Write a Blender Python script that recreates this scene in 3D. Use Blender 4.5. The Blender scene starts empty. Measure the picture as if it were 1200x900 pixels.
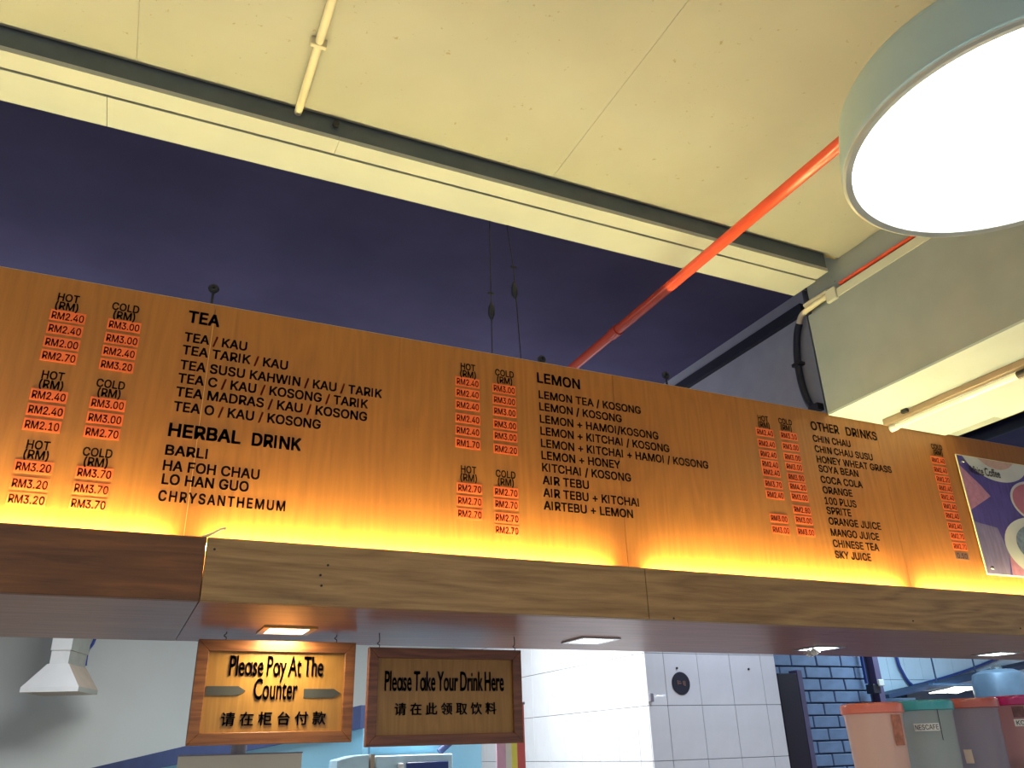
import bpy, bmesh, math, random, json
from mathutils import Vector, Matrix
random.seed(7)
S = bpy.context.scene
COL = S.collection
# ---------------------------------------------------------------- camera
cd = bpy.data.cameras.new('camera'); cam = bpy.data.objects.new('camera', cd); COL.objects.link(cam)
cd.sensor_width = 36.0; cd.lens = 951/1200*36; cd.clip_start = 0.02; cd.clip_end = 100
fx = Vector((0.909, -0.417, -0.028)); fy = Vector((0.148, 0.384, -0.911)); fz = Vector((0.391, 0.824, 0.411))
fz.normalize(); fx = (fx - fz*fx.dot(fz)).normalized(); fy = fz.cross(fx)
M = Matrix((fx, -fy, -fz)).transposed().to_4x4(); M.translation = Vector((0, 0, 1.6))
cam.matrix_world = M
S.camera = cam
# ---------------------------------------------------------------- light
S.view_settings.view_transform = 'Standard'; S.view_settings.look = 'None'
S.view_settings.exposure = 0.0; S.view_settings.gamma = 1.0; S.view_settings.use_curve_mapping = False
W = bpy.data.worlds.new('world'); S.world = W; W.use_nodes = True
W.node_tree.nodes['Background'].inputs[0].default_value = (0.86, 0.90, 1.0, 1)
W.node_tree.nodes['Background'].inputs[1].default_value = 0.80
def area(name, loc, size, power, color, rot=(0, 0, 0), sy=None):
    l = bpy.data.lights.new(name, 'AREA'); l.energy = power; l.color = color; l.size = size
    if sy: l.shape = 'RECTANGLE'; l.size_y = sy
    o = bpy.data.objects.new(name, l); COL.objects.link(o); o.location = loc; o.rotation_euler = rot
    return o
# unseen area lights added behind the camera to bounce off the floor
area('hall_fill', (-2.0, -0.6, 3.3), 2.4, 28, (1, .985, .93), sy=1.2)
area('hall_fill', (1.2, -2.6, 3.3), 2.4, 28, (1, .985, .93), sy=1.2)
# kitchen lamps behind the canopy
area('kitchen_light', (0.6, 5.6, 3.2), 1.5, 80, (.95, .98, 1), sy=.6)
area('kitchen_light', (1.9, 5.0, 2.75), .9, 55, (.97, 1, .98), rot=(0, math.radians(-50), 0), sy=.5)
area('kitchen_light', (6.6, 4.6, 3.0), 1.5, 70, (.60, .86, 1), sy=.5, rot=(math.radians(35), 0, 0))
area('kitchen_light', (3.6, 3.75, 2.9), 1.2, 16, (.74, .84, 1), rot=(math.radians(40), 0, 0), sy=.4)  # added fill without a fixture, brightens the pillar front and bricks
# unseen uplights added to lighten the rear ceiling towards the board
area('kitchen_light', (-1.2, 5.2, 2.7), 1.5, 34, (.95, .97, 1), rot=(math.pi, 0, 0), sy=.3)
area('kitchen_light', (1.8, 5.2, 2.85), 1.5, 34, (.95, .97, 1), rot=(math.pi, 0, 0), sy=.3)

GLYPHS=json.loads(r'''{"S":{"A":[480,[[16,0,201,509,276,509,463,0,395,0,287,302,280,323,272,346,264,372,255,402,244,438,232,478,245,478,233,437,222,402,213,371,204,345,197,322,191,302,85,0],[110,142,110,199,370,199,370,142]]],"B":[456,[[60,0,60,509,241,509,274,507,304,501,329,491,350,477,367,461,381,442,390,421,396,398,398,374,397,353,393,336,387,320,378,307,368,295,356,286,343,278,329,272,315,267,315,262,331,260,347,254,363,245,378,234,391,220,402,203,411,184,416,161,418,136,416,111,410,88,400,67,386,48,368,31,344,18,317,8,284,2,247,0],[125,57,245,57,281,60,309,67,330,80,344,96,353,115,355,137,354,153,350,169,342,184,333,197,320,209,306,218,289,225,269,229,248,231,125,231],[125,285,238,285,256,287,273,290,288,296,302,304,314,314,323,326,330,340,335,355,336,372,333,393,326,412,313,429,294,442,270,449,240,452,125,452]]],"C":[510,[[267,-7,225,-3,186,7,150,25,119,49,92,79,70,115,53,157,44,203,40,254,44,305,53,352,70,393,92,429,119,459,150,484,186,501,225,512,267,516,293,514,317,511,340,504,362,496,383,485,402,471,419,456,435,438,448,418,459,397,467,373,473,348,408,348,404,365,397,380,389,395,380,407,369,418,357,428,344,437,330,444,315,449,300,453,284,455,267,456,237,453,209,445,184,432,161,414,141,391,125,364,113,332,106,295,103,254,106,213,113,177,125,145,141,117,161,94,184,76,210,63,237,56,267,53,284,54,300,56,315,60,330,65,344,72,357,81,369,90,380,102,389,114,397,128,404,144,408,160,473,160,467,135,459,112,448,91,435,71,420,53,402,38,383,24,363,13,341,5,317,-2,293,-6]]],"D":[502,[[219,0,96,0,96,57,215,57,254,60,288,68,318,81,343,99,363,122,379,149,390,181,397,216,399,255,397,294,390,329,379,361,364,388,344,410,320,428,291,441,258,449,221,452,93,452,93,509,225,509,273,505,315,495,353,478,385,455,412,426,433,391,449,351,458,306,462,255,458,205,449,159,433,119,411,83,384,54,351,31,312,14,268,3],[125,509,125,0,60,0,60,509]]],"E":[419,[[60,0,60,509,372,509,372,452,125,452,125,286,355,286,355,229,125,229,125,57,375,57,375,0]]],"F":[410,[[60,0,60,509,369,509,369,452,125,452,125,278,346,278,346,221,125,221,125,0]]],"G":[520,[[269,-7,225,-3,185,7,149,25,118,49,91,79,69,116,53,157,43,203,40,254,43,305,53,352,69,393,91,429,117,459,149,484,184,501,223,512,265,516,291,514,316,510,340,504,363,494,384,483,403,469,421,453,436,436,449,416,460,395,468,373,474,349,408,349,402,365,395,379,387,393,378,406,368,417,356,427,344,436,330,443,315,448,300,453,283,455,265,456,236,453,209,445,183,432,160,414,141,392,125,364,113,332,106,295,103,254,106,213,113,177,125,145,141,117,161,95,184,76,210,63,238,56,269,53,296,55,322,61,345,71,365,85,382,102,396,123,407,147,413,173,415,202,434,199,283,199,283,256,478,256,478,200,475,160,466,124,451,91,431,62,406,38,377,19,344,5,308,-4]]],"H":[517,[[60,0,60,509,125,509,125,289,392,289,392,509,457,509,457,0,392,0,392,232,125,232,125,0]]],"I":[300,[[31,0,31,57,118,57,118,452,31,452,31,509,269,509,269,452,183,452,183,57,269,57,269,0]]],"J":[396,[[185,-7,143,-2,106,11,75,33,52,63,38,100,33,145,33,173,98,173,98,145,100,117,108,93,122,74,139,61,160,53,185,50,209,53,230,61,248,74,261,93,269,117,272,145,272,509,336,509,336,145,332,100,318,63,294,33,263,11,227,-2]]],"K":[467,[[104,145,104,216,116,231,128,246,139,261,151,275,162,289,174,303,187,317,199,331,212,344,364,509,448,509,231,276,228,276],[60,0,60,509,125,509,125,334,124,225,125,193,125,0],[372,0,188,259,228,309,449,0]]],"L":[393,[[60,0,60,509,125,509,125,57,361,57,361,0]]],"M":[628,[[60,0,60,509,152,509,277,187,287,159,299,123,311,84,322,49,307,49,318,83,330,121,342,158,352,187,476,509,568,509,568,0,504,0,504,291,504,327,505,369,506,413,507,457,513,457,508,441,503,425,498,409,482,363,467,322,456,291,342,0,286,0,170,291,159,321,145,361,129,408,112,457,119,457,120,416,121,372,122,328,122,291,122,0]]],"N":[523,[[60,0,60,509,136,509,343,183,349,174,355,163,363,151,371,137,379,122,388,107,396,90,405,73,414,55,405,54,403,72,402,90,401,108,400,126,399,142,399,157,399,195,399,509,463,509,463,0,387,0,202,290,177,331,168,346,159,363,148,381,108,452,119,454,122,384,124,328,125,291,125,0]]],"O":[533,[[267,-7,225,-3,186,7,150,25,119,49,92,79,70,115,53,157,44,203,40,254,44,305,53,352,70,393,92,429,119,459,150,484,186,501,225,512,267,516,309,512,348,501,384,484,415,459,442,429,464,393,480,352,490,305,493,254,490,203,480,157,464,115,442,79,415,49,384,25,348,7,309,-3],[267,53,296,55,324,63,349,76,372,94,392,116,408,144,420,176,428,213,430,254,428,295,420,332,408,365,392,392,372,415,349,433,324,446,296,453,267,456,237,453,210,445,184,433,161,415,142,392,125,364,113,332,106,295,103,254,106,213,113,176,125,144,142,117,161,94,184,76,210,63,237,55]]],"P":[445,[[60,0,60,509,235,509,272,506,305,499,332,487,356,471,375,452,390,430,400,404,407,377,409,348,407,318,400,291,390,265,375,243,356,223,332,207,305,195,272,188,235,186,109,186,109,242,233,242,257,244,279,248,297,256,312,266,324,279,333,294,339,310,343,328,344,348,343,367,339,385,333,402,324,416,312,428,297,439,279,446,257,451,232,452,125,452,125,0]]],"Q":[533,[[245,159,313,159,369,85,384,65,468,-48,401,-48,346,27,331,46],[267,-7,225,-3,186,7,150,25,119,49,92,79,70,115,53,157,44,203,40,254,44,305,53,352,70,393,92,429,119,459,150,484,186,501,225,512,267,516,309,512,348,501,384,484,415,459,442,429,464,393,480,352,490,305,493,254,490,203,480,157,464,115,442,79,415,49,384,25,348,7,309,-3],[267,53,296,55,324,63,349,76,372,94,392,116,408,144,420,176,428,213,430,254,428,295,420,332,408,365,392,392,372,415,349,433,324,446,296,453,267,456,237,453,210,445,184,433,161,415,142,392,125,364,113,332,106,295,103,254,106,213,113,176,125,144,142,117,161,94,184,76,210,63,237,55]]],"R":[449,[[60,0,60,509,236,509,273,506,305,500,333,489,356,473,376,455,390,433,401,408,407,381,409,352,407,323,401,296,390,271,376,250,356,232,333,217,305,206,273,200,236,198,96,198,96,255,234,255,258,256,280,260,298,267,313,276,325,287,334,300,340,316,344,333,345,352,344,371,340,389,334,405,325,419,313,430,298,440,279,446,258,451,233,452,125,452,125,0],[353,0,230,229,303,229,428,0]]],"S":[447,[[224,-9,188,-7,156,-1,128,9,102,23,81,40,64,60,51,83,42,109,38,137,104,137,108,118,114,102,123,88,136,76,150,66,166,59,185,53,204,50,224,49,246,50,267,54,286,60,303,69,317,79,329,92,338,106,344,122,346,139,344,154,340,168,332,179,322,189,310,197,296,205,280,211,263,217,245,222,184,239,145,253,112,269,86,289,67,313,56,341,52,372,54,400,62,425,75,448,92,468,113,484,138,498,165,508,195,514,227,516,259,514,289,508,316,498,340,484,360,468,377,449,390,427,398,403,401,378,337,378,332,402,320,421,302,437,280,449,254,456,225,459,204,457,185,454,167,448,152,440,139,430,129,418,121,405,117,391,115,376,117,359,122,345,131,334,142,324,155,315,169,308,184,302,198,297,212,293,264,279,279,275,295,270,312,264,328,256,344,248,359,238,372,226,384,213,395,198,402,180,407,161,408,139,406,112,399,87,386,64,370,43,349,25,323,11,294,0,261,-7]]],"T":[449,[[32,452,32,509,417,509,417,452,257,452,257,0,193,0,193,452]]],"U":[517,[[259,-8,220,-6,186,2,154,15,126,33,103,55,85,80,71,108,63,140,60,173,60,509,124,509,124,178,126,155,132,133,141,113,153,95,169,80,187,68,208,59,232,53,259,52,285,53,309,59,331,68,349,80,364,95,377,113,385,133,391,155,393,178,393,509,457,509,457,173,454,140,446,108,433,80,414,55,391,33,363,15,332,2,297,-6]]],"W":[686,[[155,0,16,509,82,509,163,196,167,179,172,162,175,145,187,94,190,76,194,58,197,40,189,40,193,58,196,76,200,94,203,111,207,128,211,145,224,196,306,509,380,509,462,196,466,179,470,162,474,145,486,94,490,76,494,58,497,40,488,40,492,58,495,76,499,94,503,111,506,128,510,145,523,196,603,509,670,509,530,0,455,0,368,323,362,345,357,368,351,391,346,417,341,445,336,475,350,475,345,446,340,420,335,395,330,371,324,347,318,323,230,0]]],"Y":[472,[[203,0,203,208,16,509,91,509,192,344,203,327,213,309,222,292,231,274,240,254,250,230,224,230,233,254,242,275,251,293,260,310,270,327,280,344,381,509,455,509,268,208,268,0]]],"0":[453,[[227,-7,191,-3,158,7,130,24,105,48,85,77,69,113,57,155,50,202,48,254,50,306,57,353,69,395,85,431,106,461,130,484,159,502,191,512,227,516,262,512,295,502,323,484,348,461,368,431,384,395,396,353,403,306,405,254,403,202,396,155,384,113,368,77,348,48,323,24,295,7,263,-3],[227,50,250,52,271,60,290,74,306,92,320,116,330,144,338,176,342,213,344,254,342,295,338,332,330,365,320,393,306,416,290,435,271,449,250,457,227,460,203,457,182,449,163,435,147,416,134,393,123,365,115,332,111,295,109,254,111,213,115,176,123,144,134,116,147,92,163,74,182,60,203,52]]],"1":[453,[[76,0,76,55,391,55,391,0],[276,509,276,0,212,0,212,448,209,448,86,358,86,427,198,509]]],"2":[453,[[64,0,64,47,234,229,252,248,268,266,282,282,294,298,303,312,311,327,316,341,319,356,320,371,319,389,315,405,308,419,298,431,287,441,273,449,258,455,241,458,224,460,205,458,188,454,172,447,159,438,148,427,139,413,132,398,128,381,127,362,66,362,68,391,75,418,86,442,102,464,121,482,143,496,168,507,196,513,225,516,254,513,281,507,306,497,328,482,346,465,361,445,372,423,379,398,381,372,380,354,377,336,371,318,363,299,351,280,336,259,317,235,294,209,267,180,153,60,153,57,389,57,389,0]]],"3":[453,[[218,-7,188,-5,159,1,133,10,108,22,88,38,70,57,57,79,48,104,44,132,109,132,112,115,118,100,126,87,137,76,150,66,165,59,182,54,200,51,219,50,239,51,258,55,275,61,291,69,304,80,315,93,323,108,328,125,329,145,328,163,323,180,316,196,306,211,292,223,275,234,254,241,229,246,201,248,157,248,157,299,288,448,288,452,70,452,70,509,372,509,372,461,211,278,211,289,247,290,279,286,308,276,333,262,354,244,371,222,383,198,391,173,393,145,390,116,383,90,370,66,354,45,333,27,309,12,281,2,251,-5]]],"4":[453,[[40,105,40,158,247,509,311,509,109,166,109,163,413,163,413,105],[282,0,282,121,282,146,282,318,343,318,343,0]]],"5":[453,[[221,-7,192,-5,165,1,140,11,118,25,99,41,83,60,71,82,63,105,60,130,122,130,125,115,130,102,138,89,148,78,160,68,173,60,188,54,204,51,221,50,241,51,259,56,276,64,291,75,304,89,314,104,322,122,326,141,328,162,326,183,321,203,314,221,303,237,290,251,275,262,257,270,238,275,218,277,201,276,184,273,167,268,152,262,139,255,128,246,67,253,96,509,366,509,366,452,151,452,134,301,136,301,148,311,162,318,178,325,194,330,212,333,229,334,252,332,274,328,294,321,313,311,330,299,345,285,358,269,370,251,379,231,386,210,390,187,391,163,388,132,381,102,369,76,352,52,332,32,309,15,282,3,253,-4]]],"6":[453,[[226,-7,196,-4,168,3,142,15,119,31,100,51,84,74,73,101,66,130,64,162,65,187,71,212,80,239,93,268,112,302,137,340,252,509,322,509,151,261,145,261,151,270,157,279,165,288,174,295,184,302,196,307,208,311,221,313,235,314,265,312,291,305,316,295,337,280,355,262,370,240,380,215,387,187,389,157,387,127,379,98,368,73,352,50,333,30,310,14,284,3,257,-4],[226,48,245,50,263,55,279,63,293,73,304,86,314,101,322,119,326,137,327,157,326,178,322,196,314,213,304,228,293,241,279,251,263,259,245,264,226,265,207,264,190,259,174,252,160,241,148,229,138,214,131,197,126,179,125,158,126,138,131,119,138,102,148,86,160,73,174,63,190,55,207,50]]],"7":[453,[[97,0,323,448,323,452,62,452,62,509,391,509,391,449,165,0]]],"8":[453,[[226,-7,193,-5,163,1,136,11,111,25,91,42,74,62,62,84,54,109,52,135,53,156,58,176,65,195,75,212,87,228,101,241,117,252,134,260,153,265,153,267,129,276,109,289,93,308,80,330,73,354,70,380,73,405,79,429,90,450,106,469,124,485,146,498,170,508,197,514,226,516,255,514,282,508,306,498,328,485,346,469,361,450,373,429,379,405,382,380,379,354,372,330,359,308,343,289,323,276,300,267,300,265,319,260,335,252,351,241,365,228,377,212,387,195,395,176,399,156,401,135,398,109,391,84,378,62,362,42,341,25,317,11,289,1,259,-5],[226,49,248,50,267,54,285,60,300,69,313,79,323,91,331,106,335,121,337,139,335,157,330,173,322,189,312,202,298,213,283,223,265,230,247,234,226,235,206,234,187,230,169,223,154,213,140,202,130,189,122,173,117,157,115,139,117,121,121,106,129,91,139,79,152,69,167,60,185,54,205,50],[226,290,244,291,260,294,274,300,287,308,298,318,307,330,314,344,318,359,319,376,318,392,314,407,308,420,299,432,288,442,275,449,260,455,244,459,226,460,208,459,192,455,177,449,164,442,153,432,145,420,138,407,134,392,133,376,134,359,138,344,145,330,154,318,165,308,178,300,193,294,209,291]]],"9":[453,[[226,516,256,513,285,506,310,494,333,478,352,458,368,434,380,408,387,378,389,347,387,322,382,296,373,270,359,240,340,207,315,168,200,0,130,0,301,248,307,248,302,238,295,229,287,221,278,214,268,207,257,202,245,198,232,195,218,195,188,197,161,203,137,214,116,229,98,247,83,269,72,294,66,321,64,352,66,382,73,411,85,436,101,459,120,479,143,494,168,506,196,513],[226,460,207,459,190,454,174,446,160,435,148,423,138,407,131,390,127,372,125,352,127,331,131,313,138,295,148,280,160,268,174,257,190,250,207,245,226,243,245,245,263,249,279,257,293,267,305,280,314,295,322,312,326,330,327,350,326,371,322,390,314,407,305,422,293,435,279,446,263,454,245,459]]],"/":[249,[[235,533,71,-76,14,-76,178,533]]],"+":[453,[[198,34,198,364,255,364,255,34],[61,172,61,226,391,226,391,172]]],".":[188,[[95,-4,83,-3,73,1,63,9,55,18,51,29,50,41,51,53,55,64,63,73,73,81,83,85,95,87,107,85,118,81,128,73,135,64,140,53,141,41,140,29,135,18,128,9,118,1,107,-3]]],"(":[273,[[89,207,90,244,94,283,101,324,109,364,119,403,132,441,145,477,160,510,177,539,236,539,219,503,204,466,191,428,179,390,169,351,161,313,156,276,152,241,151,207,152,176,155,145,160,115,167,83,177,50,188,16,202,-19,218,-57,236,-96,177,-96,150,-46,128,4,111,55,99,106,92,156]]],")":[273,[[37,-96,56,-56,72,-18,86,18,97,52,106,85,113,116,118,147,121,177,122,207,121,241,117,276,112,313,104,351,94,390,82,428,69,466,54,503,37,539,97,539,113,510,128,477,142,441,154,403,164,364,173,323,179,283,183,244,184,207,182,156,174,104,161,53,144,3,123,-47,97,-96]]],"V":[480,[[204,0,16,509,84,509,192,206,199,187,207,164,215,137,225,106,236,71,248,31,235,31,247,71,257,107,267,138,276,165,283,187,290,206,395,509,463,509,278,0]]],"X":[474,[[18,0,217,284,217,236,29,509,104,509,178,400,188,386,196,373,204,361,211,350,217,340,223,329,230,318,236,305,243,292,232,292,252,329,258,339,265,350,272,361,298,400,374,509,446,509,259,239,259,287,456,0,382,0,292,129,268,165,262,175,256,185,250,195,244,206,237,218,230,231,244,231,238,219,231,207,225,196,219,186,213,176,206,166,182,129,91,0]]]},"G":{"P":[510,[[70,682,70,0,168,0,168,295,270,295,400,321,475,389,500,486,477,585,405,655,283,682],[168,594,283,594,353,578,389,539,399,490,384,432,343,396,279,383,168,383]]],"l":[219,[[154,682,65,682,65,0,154,0]]],"e":[479,[[438,130,386,101,334,82,281,76,207,91,156,136,130,211,446,211,422,349,354,431,251,458,141,429,68,350,41,230,66,113,140,25,259,-9,327,-3,384,14,438,44],[132,270,154,330,194,368,253,381,308,367,343,329,358,270]]],"a":[427,[[411,80,392,67,376,59,364,56,355,58,349,65,347,79,347,310,325,394,267,442,184,458,124,451,75,431,35,397,35,300,80,342,128,366,177,374,222,366,249,340,258,295,258,271,179,243,107,214,50,172,26,101,40,47,78,7,136,-9,177,-4,217,11,257,37,270,11,292,-4,325,-9,351,-6,377,5,411,26],[258,91,233,71,207,58,180,54,147,62,124,84,116,117,136,162,187,195,258,222]]],"s":[385,[[324,421,278,442,234,454,192,458,114,443,62,401,44,336,98,240,200,177,254,120,245,93,221,76,188,69,147,75,97,95,41,128,41,32,95,8,145,-5,197,-9,273,8,326,54,345,123,335,165,303,205,244,249,181,288,146,317,135,339,142,360,163,375,194,380,231,375,275,360,324,333]]],"y":[438,[[438,449,338,449,222,196,101,449,0,449,174,96,21,-230,120,-230]]],"A":[667,[[362,686,293,686,0,0,100,0,186,201,476,201,567,0,667,0],[326,536,436,289,224,289]]],"t":[333,[[167,542,0,379,0,369,78,369,78,132,94,59,143,10,224,-9,258,-5,297,6,332,21,332,104,297,86,263,75,231,71,203,77,178,98,167,139,167,369,309,369,309,449,167,449]]],"T":[604,[[587,682,17,682,17,594,253,594,253,0,351,0,351,594,587,594]]],"h":[500,[[150,682,61,682,61,0,150,0,150,322,189,360,225,381,262,387,309,373,339,336,350,278,350,0,439,0,439,275,419,377,365,438,286,458,237,450,191,427,152,390,150,390]]],"C":[708,[[656,635,570,667,493,685,422,691,229,644,97,517,48,331,87,179,207,47,416,-9,513,-1,593,20,663,51,663,158,584,116,504,90,425,81,281,114,184,205,149,340,185,474,281,567,421,601,498,593,575,570,656,530]]],"o":[552,[[273,458,152,427,68,346,36,229,67,106,150,22,273,-9,400,21,485,104,516,229,484,347,399,428],[272,378,351,358,405,306,425,228,406,144,353,90,272,71,196,91,145,146,127,229,146,306,197,358]]],"u":[500,[[437,0,437,449,348,449,348,128,316,93,280,72,241,65,190,77,159,110,149,164,149,449,60,449,60,170,80,73,134,12,215,-9,261,-1,307,22,348,57,348,0]]],"n":[500,[[150,449,61,449,61,0,150,0,150,322,189,360,225,381,262,387,309,373,339,336,350,278,350,0,439,0,439,277,418,379,363,438,286,458,237,450,191,427,152,390,150,390]]],"r":[396,[[69,449,69,0,158,0,158,235,173,305,212,354,267,373,292,367,321,352,350,329,397,406,361,435,326,452,290,458,248,447,204,410,160,346,158,346,158,449]]],"k":[479,[[460,449,354,449,155,229,380,0,500,0,268,229],[151,682,62,682,62,0,151,0]]],"Y":[604,[[301,447,118,682,0,682,253,361,253,0,351,0,351,360,604,682,486,682]]],"D":[750,[[76,0,342,0,536,50,660,175,704,341,666,501,547,629,341,682,76,682],[174,594,325,594,482,559,573,467,603,341,582,238,499,135,330,88,174,88]]],"i":[219,[[154,449,65,449,65,0,154,0],[163,585,156,612,137,631,110,638,83,631,64,612,57,585,64,558,83,539,110,532,137,539,156,558]]],"H":[729,[[653,682,555,682,555,385,173,385,173,682,75,682,75,0,173,0,173,297,555,297,555,0,653,0]]],"W":[1042,[[1041,682,944,682,758,212,568,682,475,682,286,212,98,682,0,682,276,-6,295,-6,521,552,745,-6,764,-6]]],"f":[250,[[296,682,226,691,172,679,129,648,98,609,79,556,72,482,72,449,9,449,9,369,72,369,72,0,161,0,161,369,242,369,242,449,161,449,161,492,170,551,199,590,256,603,270,602,283,600,296,595]]]},"C":{"请":[1000,[[107,772,162,720,215,665,256,617,307,670,266,717,211,769,155,818],[42,526,42,454,192,454,192,88,184,49,164,20,144,2,159,-17,173,-41,184,-62,207,-37,267,12,393,110,384,129,375,152,368,174,264,96,264,526],[494,212,808,212,808,130,494,130],[494,265,494,342,808,342,808,265],[614,840,614,762,382,762,382,704,614,704,614,640,407,640,407,585,614,585,614,516,352,516,352,458,960,458,960,516,688,516,688,585,899,585,899,640,688,640,688,704,929,704,929,762,688,762,688,840],[424,400,424,-79,494,-79,494,75,808,75,808,5,806,-5,800,-10,790,-12,766,-13,726,-12,677,-11,686,-32,694,-55,699,-76,762,-76,809,-72,843,-64,865,-50,877,-28,880,4,880,400]]],"在":[1000,[[391,840,376,788,358,737,338,685,63,685,63,613,305,613,233,489,144,378,38,286,52,265,66,240,77,217,118,248,157,282,193,318,193,-76,268,-76,268,407,313,473,354,542,390,613,939,613,939,685,421,685,438,730,454,776,469,821],[598,561,598,368,373,368,373,298,598,298,598,14,333,14,333,-56,938,-56,938,14,673,14,673,298,900,298,900,368,673,368,673,561]]],"柜":[1000,[[192,840,192,647,50,647,50,577,181,577,141,436,87,301,25,195,39,173,53,147,64,123,111,205,154,309,192,423,192,-79,264,-79,264,442,293,391,319,342,338,303,384,357,351,407,304,477,264,533,264,577,391,577,391,647,264,647,264,840],[507,488,812,488,812,290,507,290],[933,788,433,788,433,-40,953,-40,953,33,507,33,507,219,883,219,883,559,507,559,507,714,933,714]]],"台":[1000,[[179,342,179,-79,255,-79,255,-25,741,-25,741,-77,821,-77,821,342],[255,48,255,270,741,270,741,48],[126,426,190,438,378,451,800,474,824,444,844,415,861,388,925,434,854,528,759,631,658,727,599,687,648,641,697,591,745,540,231,516,320,604,407,704,490,811,415,844,328,723,241,621,183,559,152,530,125,510,101,500,111,475,120,448]]],"付":[1000,[[408,406,462,319,514,230,554,155,624,193,582,266,528,353,473,437],[751,828,751,618,345,618,345,542,751,542,751,23,748,5,737,-5,718,-8,677,-9,610,-9,528,-6,540,-30,550,-57,558,-81,654,-81,725,-78,774,-69,805,-53,822,-24,828,23,828,542,954,542,954,618,828,618,828,828],[295,834,225,681,137,541,37,427,54,404,71,375,84,352,119,389,153,430,186,474,186,-78,261,-78,261,590,300,662,336,735,368,811]]],"款":[1000,[[124,219,98,148,66,78,32,17,52,9,74,-2,92,-12,125,52,158,127,187,203],[376,196,405,140,431,83,450,34,510,62,490,109,462,165,433,219],[677,516,677,469,667,313,614,139,484,-31,505,-45,525,-63,542,-81,627,14,685,115,721,217,770,95,835,-6,920,-79,934,-57,953,-35,971,-17,868,74,793,209,745,372,747,405,748,437,748,468,748,516],[247,837,247,745,51,745,51,681,247,681,247,595,74,595,74,532,493,532,493,595,318,595,318,681,513,681,513,745,318,745,318,837],[39,317,39,253,248,253,248,0,247,-8,242,-12,233,-13,215,-14,185,-14,147,-13,156,-34,164,-57,169,-78,220,-78,258,-75,287,-67,306,-53,316,-31,318,-1,318,253,523,253,523,317],[600,840,574,686,535,547,481,433,481,457,85,457,85,394,481,394,481,424,501,411,523,396,540,383,572,444,600,513,624,590,867,590,852,523,835,459,816,404,878,386,905,463,930,554,952,647,902,662,890,659,642,659,654,715,664,771,673,829]]],"此":[1000,[[44,13,58,-67,200,-40,365,-9,536,23,531,98,388,72,388,459,531,459,531,531,388,531,388,840,312,840,312,58,199,39,199,637,125,637,125,26],[581,840,581,90,591,6,628,-36,699,-47,852,-47,920,-27,956,42,971,170,947,178,922,190,899,204,892,94,877,40,846,25,709,25,677,30,663,48,660,88,660,399,758,449,853,504,937,561,875,622,814,573,741,523,660,475,660,840]]],"领":[1000,[[695,508,681,229,613,61,442,-32,456,-47,470,-67,480,-84,665,22,741,208,758,508],[726,94,796,36,865,-25,918,-78,966,-32,912,20,842,79,771,134],[205,548,242,508,277,465,304,427,354,462,328,498,292,538,254,577],[531,612,531,140,599,140,599,554,851,554,851,142,921,142,921,612,727,612,740,646,754,682,768,718,950,718,950,784,506,784,506,718,697,718,686,683,673,646,660,612],[266,841,208,721,129,604,34,505,51,491,71,474,86,458,157,531,220,613,275,703,343,630,406,556,453,491,499,544,447,610,378,687,305,762,314,782,323,803,331,823],[101,386,101,320,363,320,326,250,285,180,244,118,218,142,192,165,167,187,117,149,195,76,269,-1,326,-70,380,-25,356,5,326,38,292,72,350,160,408,261,456,361,408,390,396,386]]],"取":[1000,[[850,656,820,514,780,386,730,271,684,388,649,517,623,656],[506,728,506,656,556,656,589,487,632,333,688,196,624,107,555,34,479,-23,497,-40,514,-60,528,-80,600,-24,667,44,727,123,781,47,844,-18,915,-73,930,-52,949,-31,967,-14,891,41,826,110,770,192,840,341,893,517,929,718,883,730,870,728],[38,130,55,58,356,110,356,-78,429,-78,429,123,518,140,514,204,429,190,429,725,502,725,502,793,48,793,48,725,115,725,115,141],[187,725,356,725,356,585,187,585],[187,520,356,520,356,375,187,375],[187,309,356,309,356,178,187,152]]],"饮":[1000,[[557,839,527,698,484,571,424,467,445,454,469,438,488,424,523,481,554,547,581,620,861,620,849,564,835,512,821,467,884,447,908,515,930,595,948,677,897,691,883,689,601,689,612,734,622,781,631,828],[641,544,641,485,627,321,553,139,370,-34,389,-49,409,-68,424,-86,553,19,637,133,685,250,742,109,822,-3,930,-83,944,-62,961,-40,978,-21,851,75,765,221,712,405,713,432,714,459,714,484,714,544],[156,838,125,691,81,558,23,449,42,435,63,418,80,403,116,465,147,536,175,614,353,614,337,566,319,520,301,482,361,461,390,522,418,596,443,671,393,687,380,683,195,683,206,729,217,776,226,824],[166,-67,191,-44,259,4,407,100,400,119,393,141,388,163,253,79,253,494,182,494,182,87,172,46,149,15,126,-4,141,-23,156,-46]]],"料":[1000,[[54,762,79,687,98,609,108,540,168,555,156,624,136,702,109,777],[377,780,359,704,335,623,311,553,360,537,388,604,416,684,443,763],[516,717,576,677,632,631,674,589,714,646,671,687,614,730,554,769],[465,465,527,428,586,385,632,345,669,405,623,444,563,483,500,518],[47,504,47,434,188,434,144,319,89,209,31,121,45,99,59,72,70,48,119,128,166,226,208,333,208,-79,278,-79,278,334,317,272,353,211,379,162,429,221,387,280,325,362,278,420,278,434,442,434,442,504,278,504,278,837,208,837,208,504],[440,203,453,134,765,191,765,-79,837,-79,837,204,966,227,954,296,837,275,837,840,765,840,765,262]]]}}''')
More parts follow.
